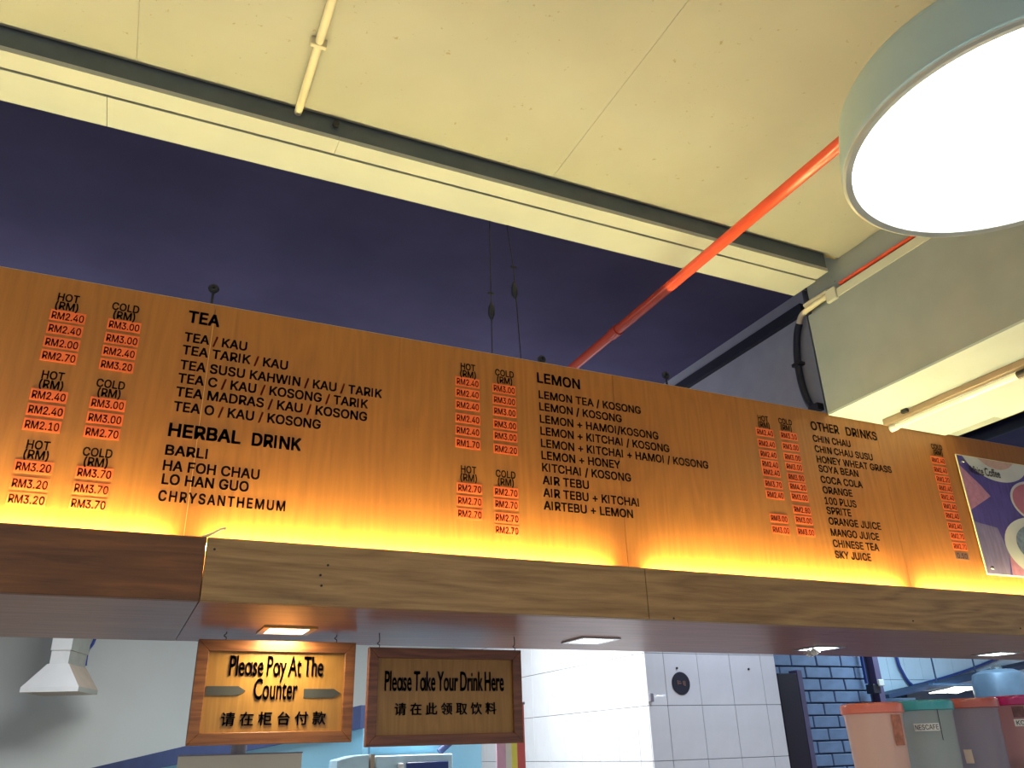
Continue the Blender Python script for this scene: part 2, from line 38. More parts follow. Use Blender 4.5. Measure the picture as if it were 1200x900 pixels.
# ---------------------------------------------------------------- materials
def lin(c):
    return tuple((v/12.92 if v <= .04045 else ((v+.055)/1.055)**2.4) for v in [x/255 for x in c])
MATS = {}
def mat(name, rgb, rough=.6, metal=0, var=.12, scale=9, emis=None, estr=0, bump=.0, spec=.5, trans=0, ior=1.45, alpha=1, stretch=(1, 1, 1), spots=None, coat=0):
    if name in MATS: return MATS[name]
    m = bpy.data.materials.new(name); m.use_nodes = True; nt = m.node_tree; N = nt.nodes; L = nt.links
    p = N['Principled BSDF']; c = lin(rgb)
    p.inputs['Roughness'].default_value = rough; p.inputs['Metallic'].default_value = metal
    p.inputs['Specular IOR Level'].default_value = spec
    p.inputs['Transmission Weight'].default_value = trans; p.inputs['IOR'].default_value = ior
    p.inputs['Alpha'].default_value = alpha; p.inputs['Coat Weight'].default_value = coat
    tc = N.new('ShaderNodeTexCoord'); mp = N.new('ShaderNodeMapping'); mp.inputs['Scale'].default_value = stretch
    L.new(tc.outputs['Object'], mp.inputs[0])
    nz = N.new('ShaderNodeTexNoise'); nz.inputs['Scale'].default_value = scale; nz.inputs['Detail'].default_value = 6
    L.new(mp.outputs[0], nz.inputs[0])
    cr = N.new('ShaderNodeValToRGB')
    cr.color_ramp.elements[0].position = .3; cr.color_ramp.elements[1].position = .7
    cr.color_ramp.elements[0].color = (*[max(0, v*(1-var)) for v in c], 1); cr.color_ramp.elements[1].color = (*[min(1, v*(1+var)) for v in c], 1)
    L.new(nz.outputs[0], cr.inputs[0]); out = cr.outputs[0]
    if spots:
        rgb2, sc, thr = spots
        n2 = N.new('ShaderNodeTexNoise'); n2.inputs['Scale'].default_value = sc; n2.inputs['Detail'].default_value = 4; n2.inputs['Roughness'].default_value = .7
        L.new(tc.outputs['Object'], n2.inputs[0])
        r2 = N.new('ShaderNodeValToRGB'); r2.color_ramp.elements[0].position = thr; r2.color_ramp.elements[1].position = thr+.06
        L.new(n2.outputs[0], r2.inputs[0])
        mx = N.new('ShaderNodeMix'); mx.data_type = 'RGBA'; L.new(r2.outputs[0], mx.inputs['Factor']); L.new(out, mx.inputs['A']); mx.inputs['B'].default_value = (*lin(rgb2), 1)
        out = mx.outputs['Result']
    L.new(out, p.inputs['Base Color'])
    if bump:
        b = N.new('ShaderNodeBump'); b.inputs['Strength'].default_value = bump; b.inputs['Distance'].default_value = .004
        L.new(nz.outputs[0], b.inputs['Height']); L.new(b.outputs[0], p.inputs['Normal'])
    if emis:
        p.inputs['Emission Color'].default_value = (*lin(emis), 1); p.inputs['Emission Strength'].default_value = estr
    MATS[name] = m; return m
def wood(name, a, b, axis='X', rough=.45, sc=1.0, bump=.15, ring=True, contrast=.5):
    """oak like grain: long stretched noise plus distorted wave bands"""
    m = bpy.data.materials.new(name); m.use_nodes = True; nt = m.node_tree; N = nt.nodes; L = nt.links
    p = N['Principled BSDF']; p.inputs['Roughness'].default_value = rough
    tc = N.new('ShaderNodeTexCoord'); mp = N.new('ShaderNodeMapping')
    s = {'X': (.9, 14, 14), 'Z': (14, 14, .9), 'Y': (14, .9, 14)}[axis]
    mp.inputs['Scale'].default_value = tuple(v*sc for v in s); L.new(tc.outputs['Object'], mp.inputs[0])
    n = N.new('ShaderNodeTexNoise'); n.inputs['Scale'].default_value = 4.5; n.inputs['Detail'].default_value = 8; n.inputs['Roughness'].default_value = .65; n.inputs['Distortion'].default_value = .6
    L.new(mp.outputs[0], n.inputs[0])
    mp2 = N.new('ShaderNodeMapping'); s2 = {'X': (.55, 5, 5), 'Z': (5, 5, .55), 'Y': (5, .55, 5)}[axis]
    mp2.inputs['Scale'].default_value = tuple(v*sc for v in s2); L.new(tc.outputs['Object'], mp2.inputs[0])
    w = N.new('ShaderNodeTexNoise'); w.inputs['Scale'].default_value = 1.6; w.inputs['Detail'].default_value = 1.5; L.new(mp2.outputs[0], w.inputs[0])
    mm = N.new('ShaderNodeMath'); mm.operation = 'MULTIPLY'; mm.inputs[1].default_value = 9; L.new(w.outputs[0], mm.inputs[0])
    fr = N.new('ShaderNodeMath'); fr.operation = 'PINGPONG'; fr.inputs[1].default_value = .5; L.new(mm.outputs[0], fr.inputs[0])
    ad = N.new('ShaderNodeMath'); ad.operation = 'MULTIPLY_ADD'; ad.inputs[1].default_value = .55 if ring else .15; L.new(fr.outputs[0], ad.inputs[0]); L.new(n.outputs[0], ad.inputs[2])
    cr = N.new('ShaderNodeValToRGB'); h = contrast*.4
    cr.color_ramp.elements[0].position = .62-h; cr.color_ramp.elements[1].position = .62+h
    cr.color_ramp.elements[0].color = (*lin(b), 1); cr.color_ramp.elements[1].color = (*lin(a), 1)
    L.new(ad.outputs[0], cr.inputs[0]); L.new(cr.outputs[0], p.inputs['Base Color'])
    bp = N.new('ShaderNodeBump'); bp.inputs['Strength'].default_value = bump; bp.inputs['Distance'].default_value = .002
    L.new(n.outputs[0], bp.inputs['Height']); L.new(bp.outputs[0], p.inputs['Normal'])
    MATS[name] = m; return m

m_ceil = mat('cream_ceiling_paint', (170, 170, 160), .85, var=.05, scale=3, bump=.1, spots=((150, 140, 112), 34, .655))
m_ceilb = mat('cream_beam_paint', (182, 183, 174), .8, var=.04, scale=4)
m_dark = mat('dark_ceiling_shade', (84, 80, 114), .9, var=.15, scale=2, spec=.1)  # shade behind the board is put into this dark colour
m_trimdk = mat('grey_recess_shade', (92, 100, 104), .8, var=.1)  # the beam front's shade is put into this grey
m_joint = mat('ceiling_joint_filler', (176, 164, 124), .9)
m_conc = mat('painted_concrete', (134, 141, 146), .85, var=.07, scale=5, bump=.25, spots=((96, 98, 94), 22, .69))
m_concb = mat('lit_soffit_tone', (172, 184, 192), .8, var=.04, scale=3)  # paler copy for the beam underside, light from below put into colour
m_wallback = mat('grey_back_wall', (150, 152, 168), .85, var=.06)
m_floor = mat('pale_floor_tile', (190, 184, 170), .5, var=.06)
m_board = wood('orange_veneer', (182, 118, 54), (148, 90, 40), 'Z', .38, 1.0, .05, ring=True, contrast=1.5)
m_oak = wood('oak_plank', (182, 146, 96), (128, 94, 56), 'X', .5, 1.0, .35, contrast=.75)
m_oakdk = wood('dark_oak_plank', (134, 84, 44), (84, 48, 22), 'X', .5, 1.0, .35, contrast=.75)
m_soff = wood('reddish_soffit_veneer', (164, 108, 94), (124, 78, 68), 'X', .34, .8, .08, contrast=.8)
m_soffl = wood('reddish_soffit_veneer_pale', (158, 112, 92), (120, 80, 68), 'X', .34, .8, .08, contrast=.8)
m_frame = wood('brown_frame', (150, 96, 52), (112, 66, 34), 'X', .4, 1.4, .1)
m_frame2 = wood('reddish_frame', (134, 82, 54), (98, 56, 38), 'X', .4, 1.4, .1)
m_sign = wood('sign_veneer', (176, 130, 60), (148, 104, 42), 'Z', .4, 1.5, .05, contrast=1)
m_black = mat('black_vinyl', (26, 16, 22), .5, var=.1)
m_blackp = mat('black_acrylic', (24, 20, 34), .3, var=.1)
m_red = mat('rust_vinyl', (150, 44, 20), .5)
m_orange = mat('orange_sticker', (255, 116, 58), .5, var=.05)
m_greytag = mat('grey_sticker', (120, 92, 84), .5)
m_redtext = mat('dark_red_print', (84, 14, 12), .5)
m_arrow = mat('grey_arrow', (66, 68, 66), .5)
m_redpipe = mat('red_pipe_paint', (222, 84, 54), .2, var=.08)
m_pipewh = mat('cream_pipe_paint', (214, 204, 176), .5, var=.1, spots=((110, 84, 50), 24, .66))
m_pipedk = mat('black_conduit', (34, 36, 52), .5)
m_steel = mat('dark_steel', (60, 58, 62), .4, metal=.6)
m_white = mat('white_enamel', (226, 228, 224), .35, var=.03)
m_lampgrey = mat('grey_lamp_shade', (166, 188, 190), .4, var=.03)
m_rim = mat('pale_lamp_rim', (196, 198, 190), .35)
m_disc = mat('lamp_diffuser', (255, 255, 255), .5, emis=(250, 255, 252), estr=6)
m_led = mat('cove_tube_glow', (255, 255, 255), .5, emis=(255, 241, 166), estr=215)
m_dlw = mat('warm_downlight_panel', (255, 255, 255), .5, emis=(255, 246, 214), estr=9)
m_dlc = mat('cool_downlight_panel', (255, 255, 255), .5, emis=(226, 240, 255), estr=9)
m_chrome = mat('brushed_chrome', (180, 176, 170), .25, metal=.9)
m_brass = mat('gold_reveal', (200, 160, 90), .3, metal=.5)
m_tube = mat('fluorescent_glass', (255, 246, 214), .15, emis=(255, 240, 200), estr=.25)
m_batten = mat('brown_lamp_batten', (140, 122, 104), .35)
m_kwall = mat('grey_kitchen_plaster', (186, 190, 184), .8, var=.05, scale=1.2)
m_tile = mat('white_wall_tile', (214, 216, 222), .18, var=.03, coat=.3)
m_tileb = mat('blueish_wall_tile', (176, 196, 214), .18, var=.03, coat=.3)
m_grout = mat('grey_grout', (120, 126, 142), .8)
m_brick = mat('blue_grey_brick', (104, 124, 158), .6, var=.12, scale=12, bump=.3)
m_mortar = mat('dark_mortar', (62, 72, 104), .9)
m_doordk = mat('dark_door_veneer', (30, 15, 36), .7, var=.2, scale=4)
m_jamb = mat('mauve_door_jamb', (88, 78, 112), .5)
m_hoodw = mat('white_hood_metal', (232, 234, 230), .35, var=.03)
m_hoodp = mat('beige_strip_and_hood_shade', (176, 160, 140), .45)  # shade of the hood's sides and underside as beige; also the box strip
m_hoodg = mat('grey_hood_shade', (150, 152, 140), .45)  # shaded sides of the white hood, painted grey
m_rail = mat('dark_blue_rail', (70, 84, 128), .5)
m_pblue = mat('sky_blue_panel', (150, 208, 232), .5, var=.05, scale=2)
m_cream = mat('cream_sheet', (216, 214, 200), .6, var=.03)
m_postg = mat('grey_post', (126, 124, 136), .4)
m_navy = mat('navy_glass', (44, 66, 130), .2)
m_cyanw = mat('pale_cyan_enamel', (190, 224, 240), .35)
m_inox = mat('blue_tinted_steel', (84, 120, 158), .3, metal=.5, var=.15)
m_inoxdk = mat('dark_hood_interior', (34, 52, 82), .6)
m_pink = mat('pink_print', (206, 160, 178), .6)
m_yel = mat('yellow_print', (226, 214, 90), .6)
m_redp = mat('red_print', (206, 92, 88), .6)
m_poster_edge = mat('cream_plate_edge', (236, 222, 180), .3)
m_purple = mat('purple_cloth_print', (78, 66, 138), .45, var=.25, scale=60, stretch=(1, 1, .15))
m_purpleb = mat('grey_violet_print', (120, 112, 150), .45, var=.2, scale=60, stretch=(1, 1, .15))
m_ppink = mat('mauve_pink_print', (176, 122, 148), .45, var=.15, scale=40)
m_bowl = mat('bowl_white_print', (206, 206, 200), .45, var=.08)
m_coffee = mat('milk_tea_print', (206, 168, 152), .45, var=.12, scale=25)
m_tea = mat('rose_drink_print', (176, 104, 122), .45, var=.1)
m_jelly = mat('grey_jelly_print', (118, 132, 150), .45, var=.35, scale=45)
m_ptext = mat('grey_poster_letters', (104, 100, 110), .5)
m_counter = mat('counter_laminate', (150, 140, 128), .4)

# ---------------------------------------------------------------- mesh helpers
def tag(o, label=None, cat=None, group=None, kind=None):
    if label: o['label'] = label
    if cat: o['category'] = cat
    if group: o['group'] = group
    if kind: o['kind'] = kind
    return o
def empty(name, loc, label=None, cat=None, group=None, kind=None, parent=None):
    o = bpy.data.objects.new(name, None); COL.objects.link(o); o.location = loc; o.empty_display_size = .05
    if parent: o.parent = parent
    return tag(o, label, cat, group, kind)
class MB:
    def __init__(s): s.v = []; s.f = []; s.m = []
    def add(s, vs, fs, mi=0):
        n = len(s.v); s.v += [tuple(v) for v in vs]; s.f += [tuple(i+n for i in f) for f in fs]; s.m += [mi]*len(fs); return s
    def box(s, x0, x1, y0, y1, z0, z1, mi=0):
        vs = [(x, y, z) for z in (z0, z1) for y in (y0, y1) for x in (x0, x1)]
        return s.add(vs, [(0, 2, 3, 1), (4, 5, 7, 6), (0, 1, 5, 4), (2, 6, 7, 3), (0, 4, 6, 2), (1, 3, 7, 5)], mi)
    def prism(s, pts, y0, y1, mi=0):       # polygon in XZ extruded along Y
        n = len(pts); vs = [(x, y0, z) for x, z in pts]+[(x, y1, z) for x, z in pts]
        fs = [tuple(range(n)), tuple(range(2*n-1, n-1, -1))]+[(i, i+n, (i+1) % n+n, (i+1) % n) for i in range(n)]
        return s.add(vs, fs, mi)
    def tube(s, pts, r, n=14, mi=0, caps=True):
        P = [Vector(p) for p in pts]; rs = r if isinstance(r, (list, tuple)) else [r]*len(P); rings = []; up = None
        for i, p in enumerate(P):
            t = (P[min(i+1, len(P)-1)]-P[max(i-1, 0)]).normalized()
            if up is None: up = t.orthogonal().normalized()
            up = (up-t*up.dot(t)).normalized(); sd = t.cross(up)
            rings.append([p+(up*math.cos(a)+sd*math.sin(a))*rs[i] for a in [2*math.pi*k/n for k in range(n)]])
        vs = [v for rg in rings for v in rg]; fs = []
        for i in range(len(P)-1):
            for k in range(n): fs.append((i*n+k, i*n+(k+1) % n, (i+1)*n+(k+1) % n, (i+1)*n+k))
        if caps: fs += [tuple(range(n-1, -1, -1)), tuple(range((len(P)-1)*n, len(P)*n))]
        return s.add(vs, fs, mi)
    def lathe(s, prof, c=(0, 0, 0), n=48, mi=0, capb=False, capt=False):
        vs = [(c[0]+r*math.cos(2*math.pi*k/n), c[1]+r*math.sin(2*math.pi*k/n), c[2]+z) for r, z in prof for k in range(n)]
        fs = [(i*n+k, i*n+(k+1) % n, (i+1)*n+(k+1) % n, (i+1)*n+k) for i in range(len(prof)-1) for k in range(n)]
        if capb: fs.append(tuple(range(n-1, -1, -1)))
        if capt: fs.append(tuple(range((len(prof)-1)*n, len(prof)*n)))
        return s.add(vs, fs, mi)
    def build(s, name, m, parent=None, smooth=False, bevel=0, loc=None, label=None, kind=None):
        me = bpy.data.meshes.new(name); me.from_pydata(s.v, [], s.f)
        for mm in (m if isinstance(m, (list, tuple)) else [m]): me.materials.append(mm)
        me.polygons.foreach_set('material_index', s.m)
        bm = bmesh.new(); bm.from_mesh(me); bmesh.ops.recalc_face_normals(bm, faces=bm.faces)
        if bevel: bmesh.ops.bevel(bm, geom=[e for e in bm.edges], offset=bevel, segments=1, affect='EDGES', profile=.5)
        bm.to_mesh(me); bm.free()
        o = bpy.data.objects.new(name, me); COL.objects.link(o)
        if smooth:
            me.polygons.foreach_set('use_smooth', [True]*len(me.polygons))
            me.set_sharp_from_angle(angle=math.radians(40))
        if loc is not None:            # vertices were given in world space: move the origin to loc
            me.transform(Matrix.Translation(-Vector(loc))); o.location = loc
        if parent:
            o.parent = parent
            if loc is None:
                off = Vector((0, 0, 0)); q = parent
                while q: off += q.location; q = q.parent
                me.transform(Matrix.Translation(-off))
            else:
                off = Vector((0, 0, 0)); q = parent
                while q: off += q.location; q = q.parent
                o.location = Vector(loc)-off
        return tag(o, label, None, None, kind)
# ---------------------------------------------------------------- lettering
from mathutils.geometry import tessellate_polygon
GLYPHS['S']['I'] = [232, [[66, 0, 66, 509, 122, 509, 122, 0]]]
o_ = GLYPHS['G']['o']; ys = o_[1][0][1::2]; xs = o_[1][0][0::2]; xm = max(xs); H_ = max(ys)
GLYPHS['G']['a'] = [o_[0]+36, [list(c) for c in o_[1]]+[([xm-14, 0, xm-14, H_, xm+36, H_, xm+36, 0] if sum(xs[i]*ys[(i+1) % len(xs)]-xs[(i+1) % len(xs)]*ys[i] for i in range(len(xs))) < 0 else [xm-14, 0, xm+36, 0, xm+36, H_, xm-14, H_])]]
GC = {}
def inside(p, c):
    r = False; n = len(c)
    for i in range(n):
        a, b = c[i], c[(i+1) % n]
        if (a[1] > p[1]) != (b[1] > p[1]) and p[0] < (b[0]-a[0])*(p[1]-a[1])/(b[1]-a[1])+a[0]: r = not r
    return r
def glyph(font, ch, off):
    """fill the outline (outer contours minus their holes); weight comes from shifted copies"""
    k = (font, ch, off)
    if k in GC: return GC[k]
    adv, cs = GLYPHS[font][ch]
    cs = [[(c[2*i]/1000, c[2*i+1]/1000) for i in range(len(c)//2)] for c in cs]
    ar = [sum(c[i][0]*c[(i+1) % len(c)][1]-c[(i+1) % len(c)][0]*c[i][1] for i in range(len(c))) for c in cs]
    sg = max(ar, key=abs); outs = [c for c, a in zip(cs, ar) if a*sg > 0]; holes = [c for c, a in zip(cs, ar) if a*sg < 0]
    V = []; F = []
    for o in outs:
        loops = [o]+[q for q in holes if inside(q[0], o)]
        fl = [p for lp in loops for p in lp]
        tr = tessellate_polygon([[Vector((x, y, 0)) for x, y in lp] for lp in loops])
        for dx, dy in ((0, 0), (1, 1), (1, -1), (-1, 1), (-1, -1)):
            n = len(V); V += [(x+dx*off, y+dy*off, 0) for x, y in fl]; F += [tuple(q+n for q in t) for t in tr]
    GC[k] = (adv/1000, V, F); return GC[k]
def text(s, x0, x1, zb, zt, y, parent, m, font='S', off=.019, name='lettering', depth=0, slash=False, track=0, center=None, pitch=None, skip=()):
    """one line of letters on the plane Y=y, baseline zb, cap top zt, spanning x0..x1"""
    V = []; F = []; MI = []; cur = 0
    for i, ch in enumerate(s):
        if ch == ' ': cur += .20+track; continue
        adv, vs, fs = glyph(font, ch, off)
        if pitch: adv = pitch
        if i not in skip:
            n = len(V); V += [(v[0]+cur, v[1]) for v in vs]; F += [tuple(q+n for q in f) for f in fs]; MI += [1 if (slash and ch == '/') else 0]*len(fs)
        cur += adv+track
    xa = min(v[0] for v in V); xb = max(v[0] for v in V)
    cap = {'S': .509, 'G': .5}[font] if font in 'SG' else None
    if cap is None:
        za = min(v[1] for v in V); cap = max(v[1] for v in V)-za
    else: za = 0
    sz = (zt-zb)/cap; sx = (x1-x0)/(xb-xa)
    P = [(x0+(v[0]-xa)*sx, y, zb+(v[1]-za)*sz) for v in V]
    b = MB()
    if depth:
        n = len(P); b.add(P+[(p[0], y+depth, p[2]) for p in P], [])
        ed = {}
        for f in F:
            b.f.append(f); b.m.append(0)
            for i in range(len(f)):
                e = (f[i], f[(i+1) % len(f)])
                ed[e] = 1
        for (a, c) in list(ed):
            if (c, a) not in ed: b.f.append((a, a+n, c+n, c)); b.m.append(0)
    else:
        b.add(P, F); b.m = MI
    return b.build(name, [m, m_red] if slash else m, parent)

# ================================================================ SETTING
def structure(name, loc=(0, 0, 0), label=None): return empty(name, loc, label, None, None, 'structure')
MB().box(-9, 12, -8, 11, -.1, 0).build('floor', m_floor, kind='structure')
# cream ceiling in front: backing slab and plasterboard sheets with recessed joints along depth
ce = MB().box(-9, 2.80, -8, 2.30, 3.672, 3.80).build('ceiling', m_joint, kind='structure', label='cream painted sheet ceiling above the dining side')
xs = [-9, -6.28, -4.77, -3.26, -1.745, -.232, 1.28, 2.797]
for a, b in zip(xs, xs[1:]):
    MB().box(a+.0006, b-.0006, -8, 2.274, 3.663, 3.6725).build('ceiling_panel', m_ceil, ce)
MB().tube([(.419, 2.272, 3.632), (.419, 2.262, 3.632)], .012).build('hole_disc', m_steel, ce)  # dark disc standing in for a hole in the beam face
# kitchen side ceiling, with the board's shade put into its dark colour
MB().box(-9, 12, 2.52, 11, 3.63, 3.80).build('ceiling', m_dark, kind='structure', label='ceiling behind the menu board, its shade painted in dark navy')
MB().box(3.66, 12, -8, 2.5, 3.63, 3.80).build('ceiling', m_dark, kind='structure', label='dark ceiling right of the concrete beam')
# cross beam boxed in cream boards
tb = MB().box(-9, 2.713, 2.282, 2.50, 3.585, 3.80).build('trim_1', m_trimdk, kind='structure', label='cream cross beam with shade painted dark grey on its front')
for a, b in ((-9, -3.0), (-3.0, .437), (.437, 2.713)): MB().box(a+.001, b-.001, 2.276, 2.351, 3.57, 3.588).build('board', m_ceilb, tb)
for a, b in ((-9, -2.6), (-2.6, -.302), (-.302, 2.716)): MB().box(a+.001, b-.001, 2.358, 2.505, 3.566, 3.588).build('board', m_ceilb, tb)
# concrete drop beam along depth
cb = structure('trim_2', (2.771, 2.495, 2.95), 'grey concrete drop beam ending at the menu board')
MB().box(2.771, 3.62, -8, 2.495, 2.956, 3.462).build('beam_side', m_conc, cb)
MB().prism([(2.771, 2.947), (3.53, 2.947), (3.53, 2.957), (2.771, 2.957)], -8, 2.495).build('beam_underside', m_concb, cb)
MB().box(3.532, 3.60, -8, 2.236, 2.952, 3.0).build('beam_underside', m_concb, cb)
MB().box(2.80, 3.66, -8, 2.495, 3.462, 3.80).build('beam_upper', m_conc, cb)
# wall behind, right of the dark ceiling
MB().box(2.803, 3.0, 2.534, 11, 2.62, 3.80).build('wall_right', m_wallback, kind='structure', label='blue grey side wall behind the board')
# kitchen walls
MB().box(-6, 3.06, 8.0, 8.1, 0, 3.63).build('wall_back', m_kwall, kind='structure', label='pale grey plaster wall behind the range hood')
pl = MB().box(3.068, 4.12, 4.608, 9.0, 0, 3.63).build('wall_pillar', m_grout, kind='structure', label='white tiled kitchen pillar')
def tiles(parent, axis, p, u0, u1, du, z0, z1, dz, m, uoff=0, zoff=0, th=.009):
    """loose tiles; axis 'Y': plane Y=p spanning X, axis 'X': plane X=p spanning Y"""
    meshes = {}
    u = u0+uoff
    while u < u1-.002:
        a = max(u, u0); b = min(u+du, u1); z = z0+zoff
        while z < z1-.002:
            c = max(z, z0); d = min(z+dz, z1)
            if b-a > .01 and d-c > .01:
                k = (round(b-a, 3), round(d-c, 3)); g = .0016
                if k not in meshes:
                    q = MB()
                    if axis == 'Y': q.box(g, k[0]-g, 0, th, g, k[1]-g)
                    else: q.box(0, th, g, k[0]-g, g, k[1]-g)
                    t = q.build('tile', m, bevel=.0012); meshes[k] = t.data; bpy.data.objects.remove(t)
                t = bpy.data.objects.new('tile', meshes[k]); COL.objects.link(t); t.parent = parent
                t.location = (a, p+random.uniform(-.0005, .0005), c) if axis == 'Y' else (p+random.uniform(-.0005, .0005), a, c)
            z += dz
        u += du
tiles(pl, 'Y', 4.60, 3.06, 4.125, .265, .88, 3.10, .316, m_tile, uoff=-.12, zoff=.0)
tiles(pl, 'X', 3.06, 4.609, 8.0, .25, .88, 3.10, .316, m_tile, uoff=-.12)
bw = MB().box(4.12, 5.66, 5.22, 5.32, 0, 3.63).build('wall_brick', m_mortar, kind='structure', label='blue grey painted brick wall beside the tiled pillar')
bmeshes = []
for k in range(4):
    q = MB(); j = lambda: random.uniform(-.002, .002)
    q.box(0, .247, 0, .03, 0, .079); q.v = [(x+j(), y+j(), z+j()) for x, y, z in q.v]
    t = q.build('brick', m_brick, bevel=.003); bmeshes.append(t.data); bpy.data.objects.remove(t)
q = MB().box(0, .12, 0, .03, 0, .079).build('brick', m_brick, bevel=.003); halfm = q.data; bpy.data.objects.remove(q)
for r in range(13):
    z = 1.33+r*.0905; x = 4.135-(.13 if r % 2 else 0)+.05
    while x < 5.65:
        if x+.25 > 5.67:
            me, xx = halfm, x
            if x+.12 > 5.67: break
        elif x < 4.125: me, xx = halfm, x+.13
        else: me, xx = random.choice(bmeshes), x
        o = bpy.data.objects.new('brick', me); COL.objects.link(o); o.parent = bw; o.location = (xx, 5.198+random.uniform(-.002, .002), z); x += .261
MB().box(5.67, 5.73, 5.16, 5.30, 0, 3.63).build('trim_3', m_jamb, kind='structure', label='narrow grey corner post at the brick wall edge')
kw = MB().box(5.4, 12, 6.51, 6.6, 0, 3.63).build('wall_kitchen', m_grout, kind='structure', label='pale blue tiled wall at far right')
tiles(kw, 'Y', 6.50, 6.85, 10.2, .245, 1.84, 2.78, .316, m_tileb)
MB().box(5.4, 6.85, 6.50, 6.512, 0, 3.63).build('tile_field', m_tileb, kw)
# dark door beside the bricks
d1 = structure('door_1', (4.50, 5.12, 0), 'dark purple door leaf standing open against the brick wall')
MB().box(4.58, 4.775, 5.10, 5.19, 0, 2.075).build('door_leaf', m_doordk, d1, bevel=.004)
MB().box(4.78, 4.825, 5.10, 5.19, 0, 2.10).build('door_jamb', m_jamb, d1)

# ================================================================ PIPES, TRUNKING
def pipe(name, pts, r, m, label, cat, n=14, clips=None, clipm=None):
    p = empty(name, pts[0], label, cat)
    MB().tube(pts, r, n).build('tube', m, p, smooth=True)
    for c in clips or []:
        (x, y, z, dx, dy) = c
        MB().box(x-dx, x+dx, y-dy, y+dy, z-r*1.25, z+r*1.25).build('clip', clipm or m, p, bevel=.002)
    return p
def arc(pts, k=6):
    P = [Vector(p) for p in pts]; out = [P[0]]
    for i in range(len(P)-1):
        p0 = P[max(i-1, 0)]; p1 = P[i]; p2 = P[i+1]; p3 = P[min(i+2, len(P)-1)]
        for t in range(1, k+1):
            t /= k
            out.append(.5*((2*p1)+(-p0+p2)*t+(2*p0-5*p1+4*p2-p3)*t*t+(-p0+3*p1-3*p2+p3)*t**3))
    return out
pr = pipe('sprinkler_pipe', [(1.985, -3, 3.46), (1.985, 7.9, 3.46)], .024, m_redpipe, 'long glossy red sprinkler pipe crossing under the ceiling beams', 'pipe', 20)
MB().tube([(1.985, 2.95, 3.46), (1.985, 3.01, 3.46)], .029, 20).build('coupling', m_redpipe, pr, smooth=True)
pc = pipe('ceiling_conduit', [(.286, -2, 3.647), (.288, 2.29, 3.647)], .013, m_pipewh, 'short cream conduit pipe on the ceiling at top left', 'pipe')
for y in (1.95,): MB().box(.262, .312, y-.008, y+.008, 3.632, 3.664).build('clip', m_pipewh, pc, bevel=.002)
tr = empty('cable_trunking', (2.77, 2.3, 3.49), 'pale cable trunking along the top edge of the concrete beam', 'trunking')
MB().box(2.766, 2.80, -3, 2.32, 3.463, 3.505).build('channel', m_ceilb, tr, bevel=.002)
MB().box(2.755, 2.80, 2.30, 2.36, 3.455, 3.518).build('end_box', m_ceilb, tr, bevel=.003)
pipe('thin_red_pipe', [(2.788, -3, 3.531), (2.788, 2.29, 3.531)], .009, m_redpipe, 'thin red pipe lying on the pale trunking by the lamp', 'pipe', 10)
eb = empty('bent_conduit', (2.78, 2.33, 3.5), 'bent conduit dropping down beside the end of the concrete beam', 'conduit')
MB().tube(arc([(2.775, 2.363, 3.50), (2.775, 2.44, 3.50), (2.775, 2.53, 3.49), (2.777, 2.565, 3.455)]), .014).build('pale_elbow', m_pipewh, eb, smooth=True)
MB().tube(arc([(2.778, 2.565, 3.455), (2.783, 2.60, 3.40), (2.783, 2.625, 3.28), (2.783, 2.625, 3.15), (2.783, 2.60, 3.04), (2.783, 2.55, 3.012)]), .017).build('shaded_pipe', m_pipedk, eb, smooth=True)  # same conduit further on, its shade put into the dark colour
MB().box(2.765, 2.805, 2.60, 2.65, 3.255, 3.27).build('clip', m_steel, eb)
MB().box(2.765, 2.805, 2.54, 2.60, 2.995, 3.028).build('clip', m_steel, eb)
ct = empty('trunking_shade', (2.785, 2.55, 3.54), 'dark band standing in for the trunking shadow on the side wall', 'shade band')  # shadow under the trunking, built as a dark strip
MB().box(2.775, 2.803, 2.536, 7, 3.50, 3.555).build('shade_band', m_pipedk, ct)
pipe('shop_conduit', [(2.785, 2.363, 3.53), (2.785, 2.515, 3.53)], .012, m_pipewh, 'short pale conduit ahead of the painted shadow band', 'conduit')
pipe('dark_pipe', [(5.35, 2.6, 3.55), (5.35, 8, 3.55)], .05, m_pipedk, 'thick dark pipe under the dark ceiling at far right', 'pipe')
pipe('dark_pipe', [(6.3, 2.6, 3.40), (5.4, 8, 3.40)], .035, m_pipedk, 'slanted thinner dark pipe under the ceiling at far right', 'pipe')

# fluorescent batten under the concrete beam
fl = empty('fluorescent_lamp', (3.085, 2.45, 2.946), 'bare fluorescent tube lamp under the concrete beam above the board', 'lamp')
MB().box(3.055, 3.085, 1.70, 2.45, 2.918, 2.947).build('batten', m_batten, fl, bevel=.003)
MB().tube([(3.088, 1.80, 2.902), (3.088, 2.405, 2.902)], .013, 16).build('tube', m_tube, fl, smooth=True)
for y in (1.79, 2.42): MB().tube([(3.088, y-.017, 2.902), (3.088, y+.017, 2.902)], .0165, 16).build('end_holder', m_white if y > 2 else m_steel, fl, smooth=True)
MB().box(3.04, 3.055, 2.30, 2.33, 2.93, 2.947).build('starter', m_steel, fl)

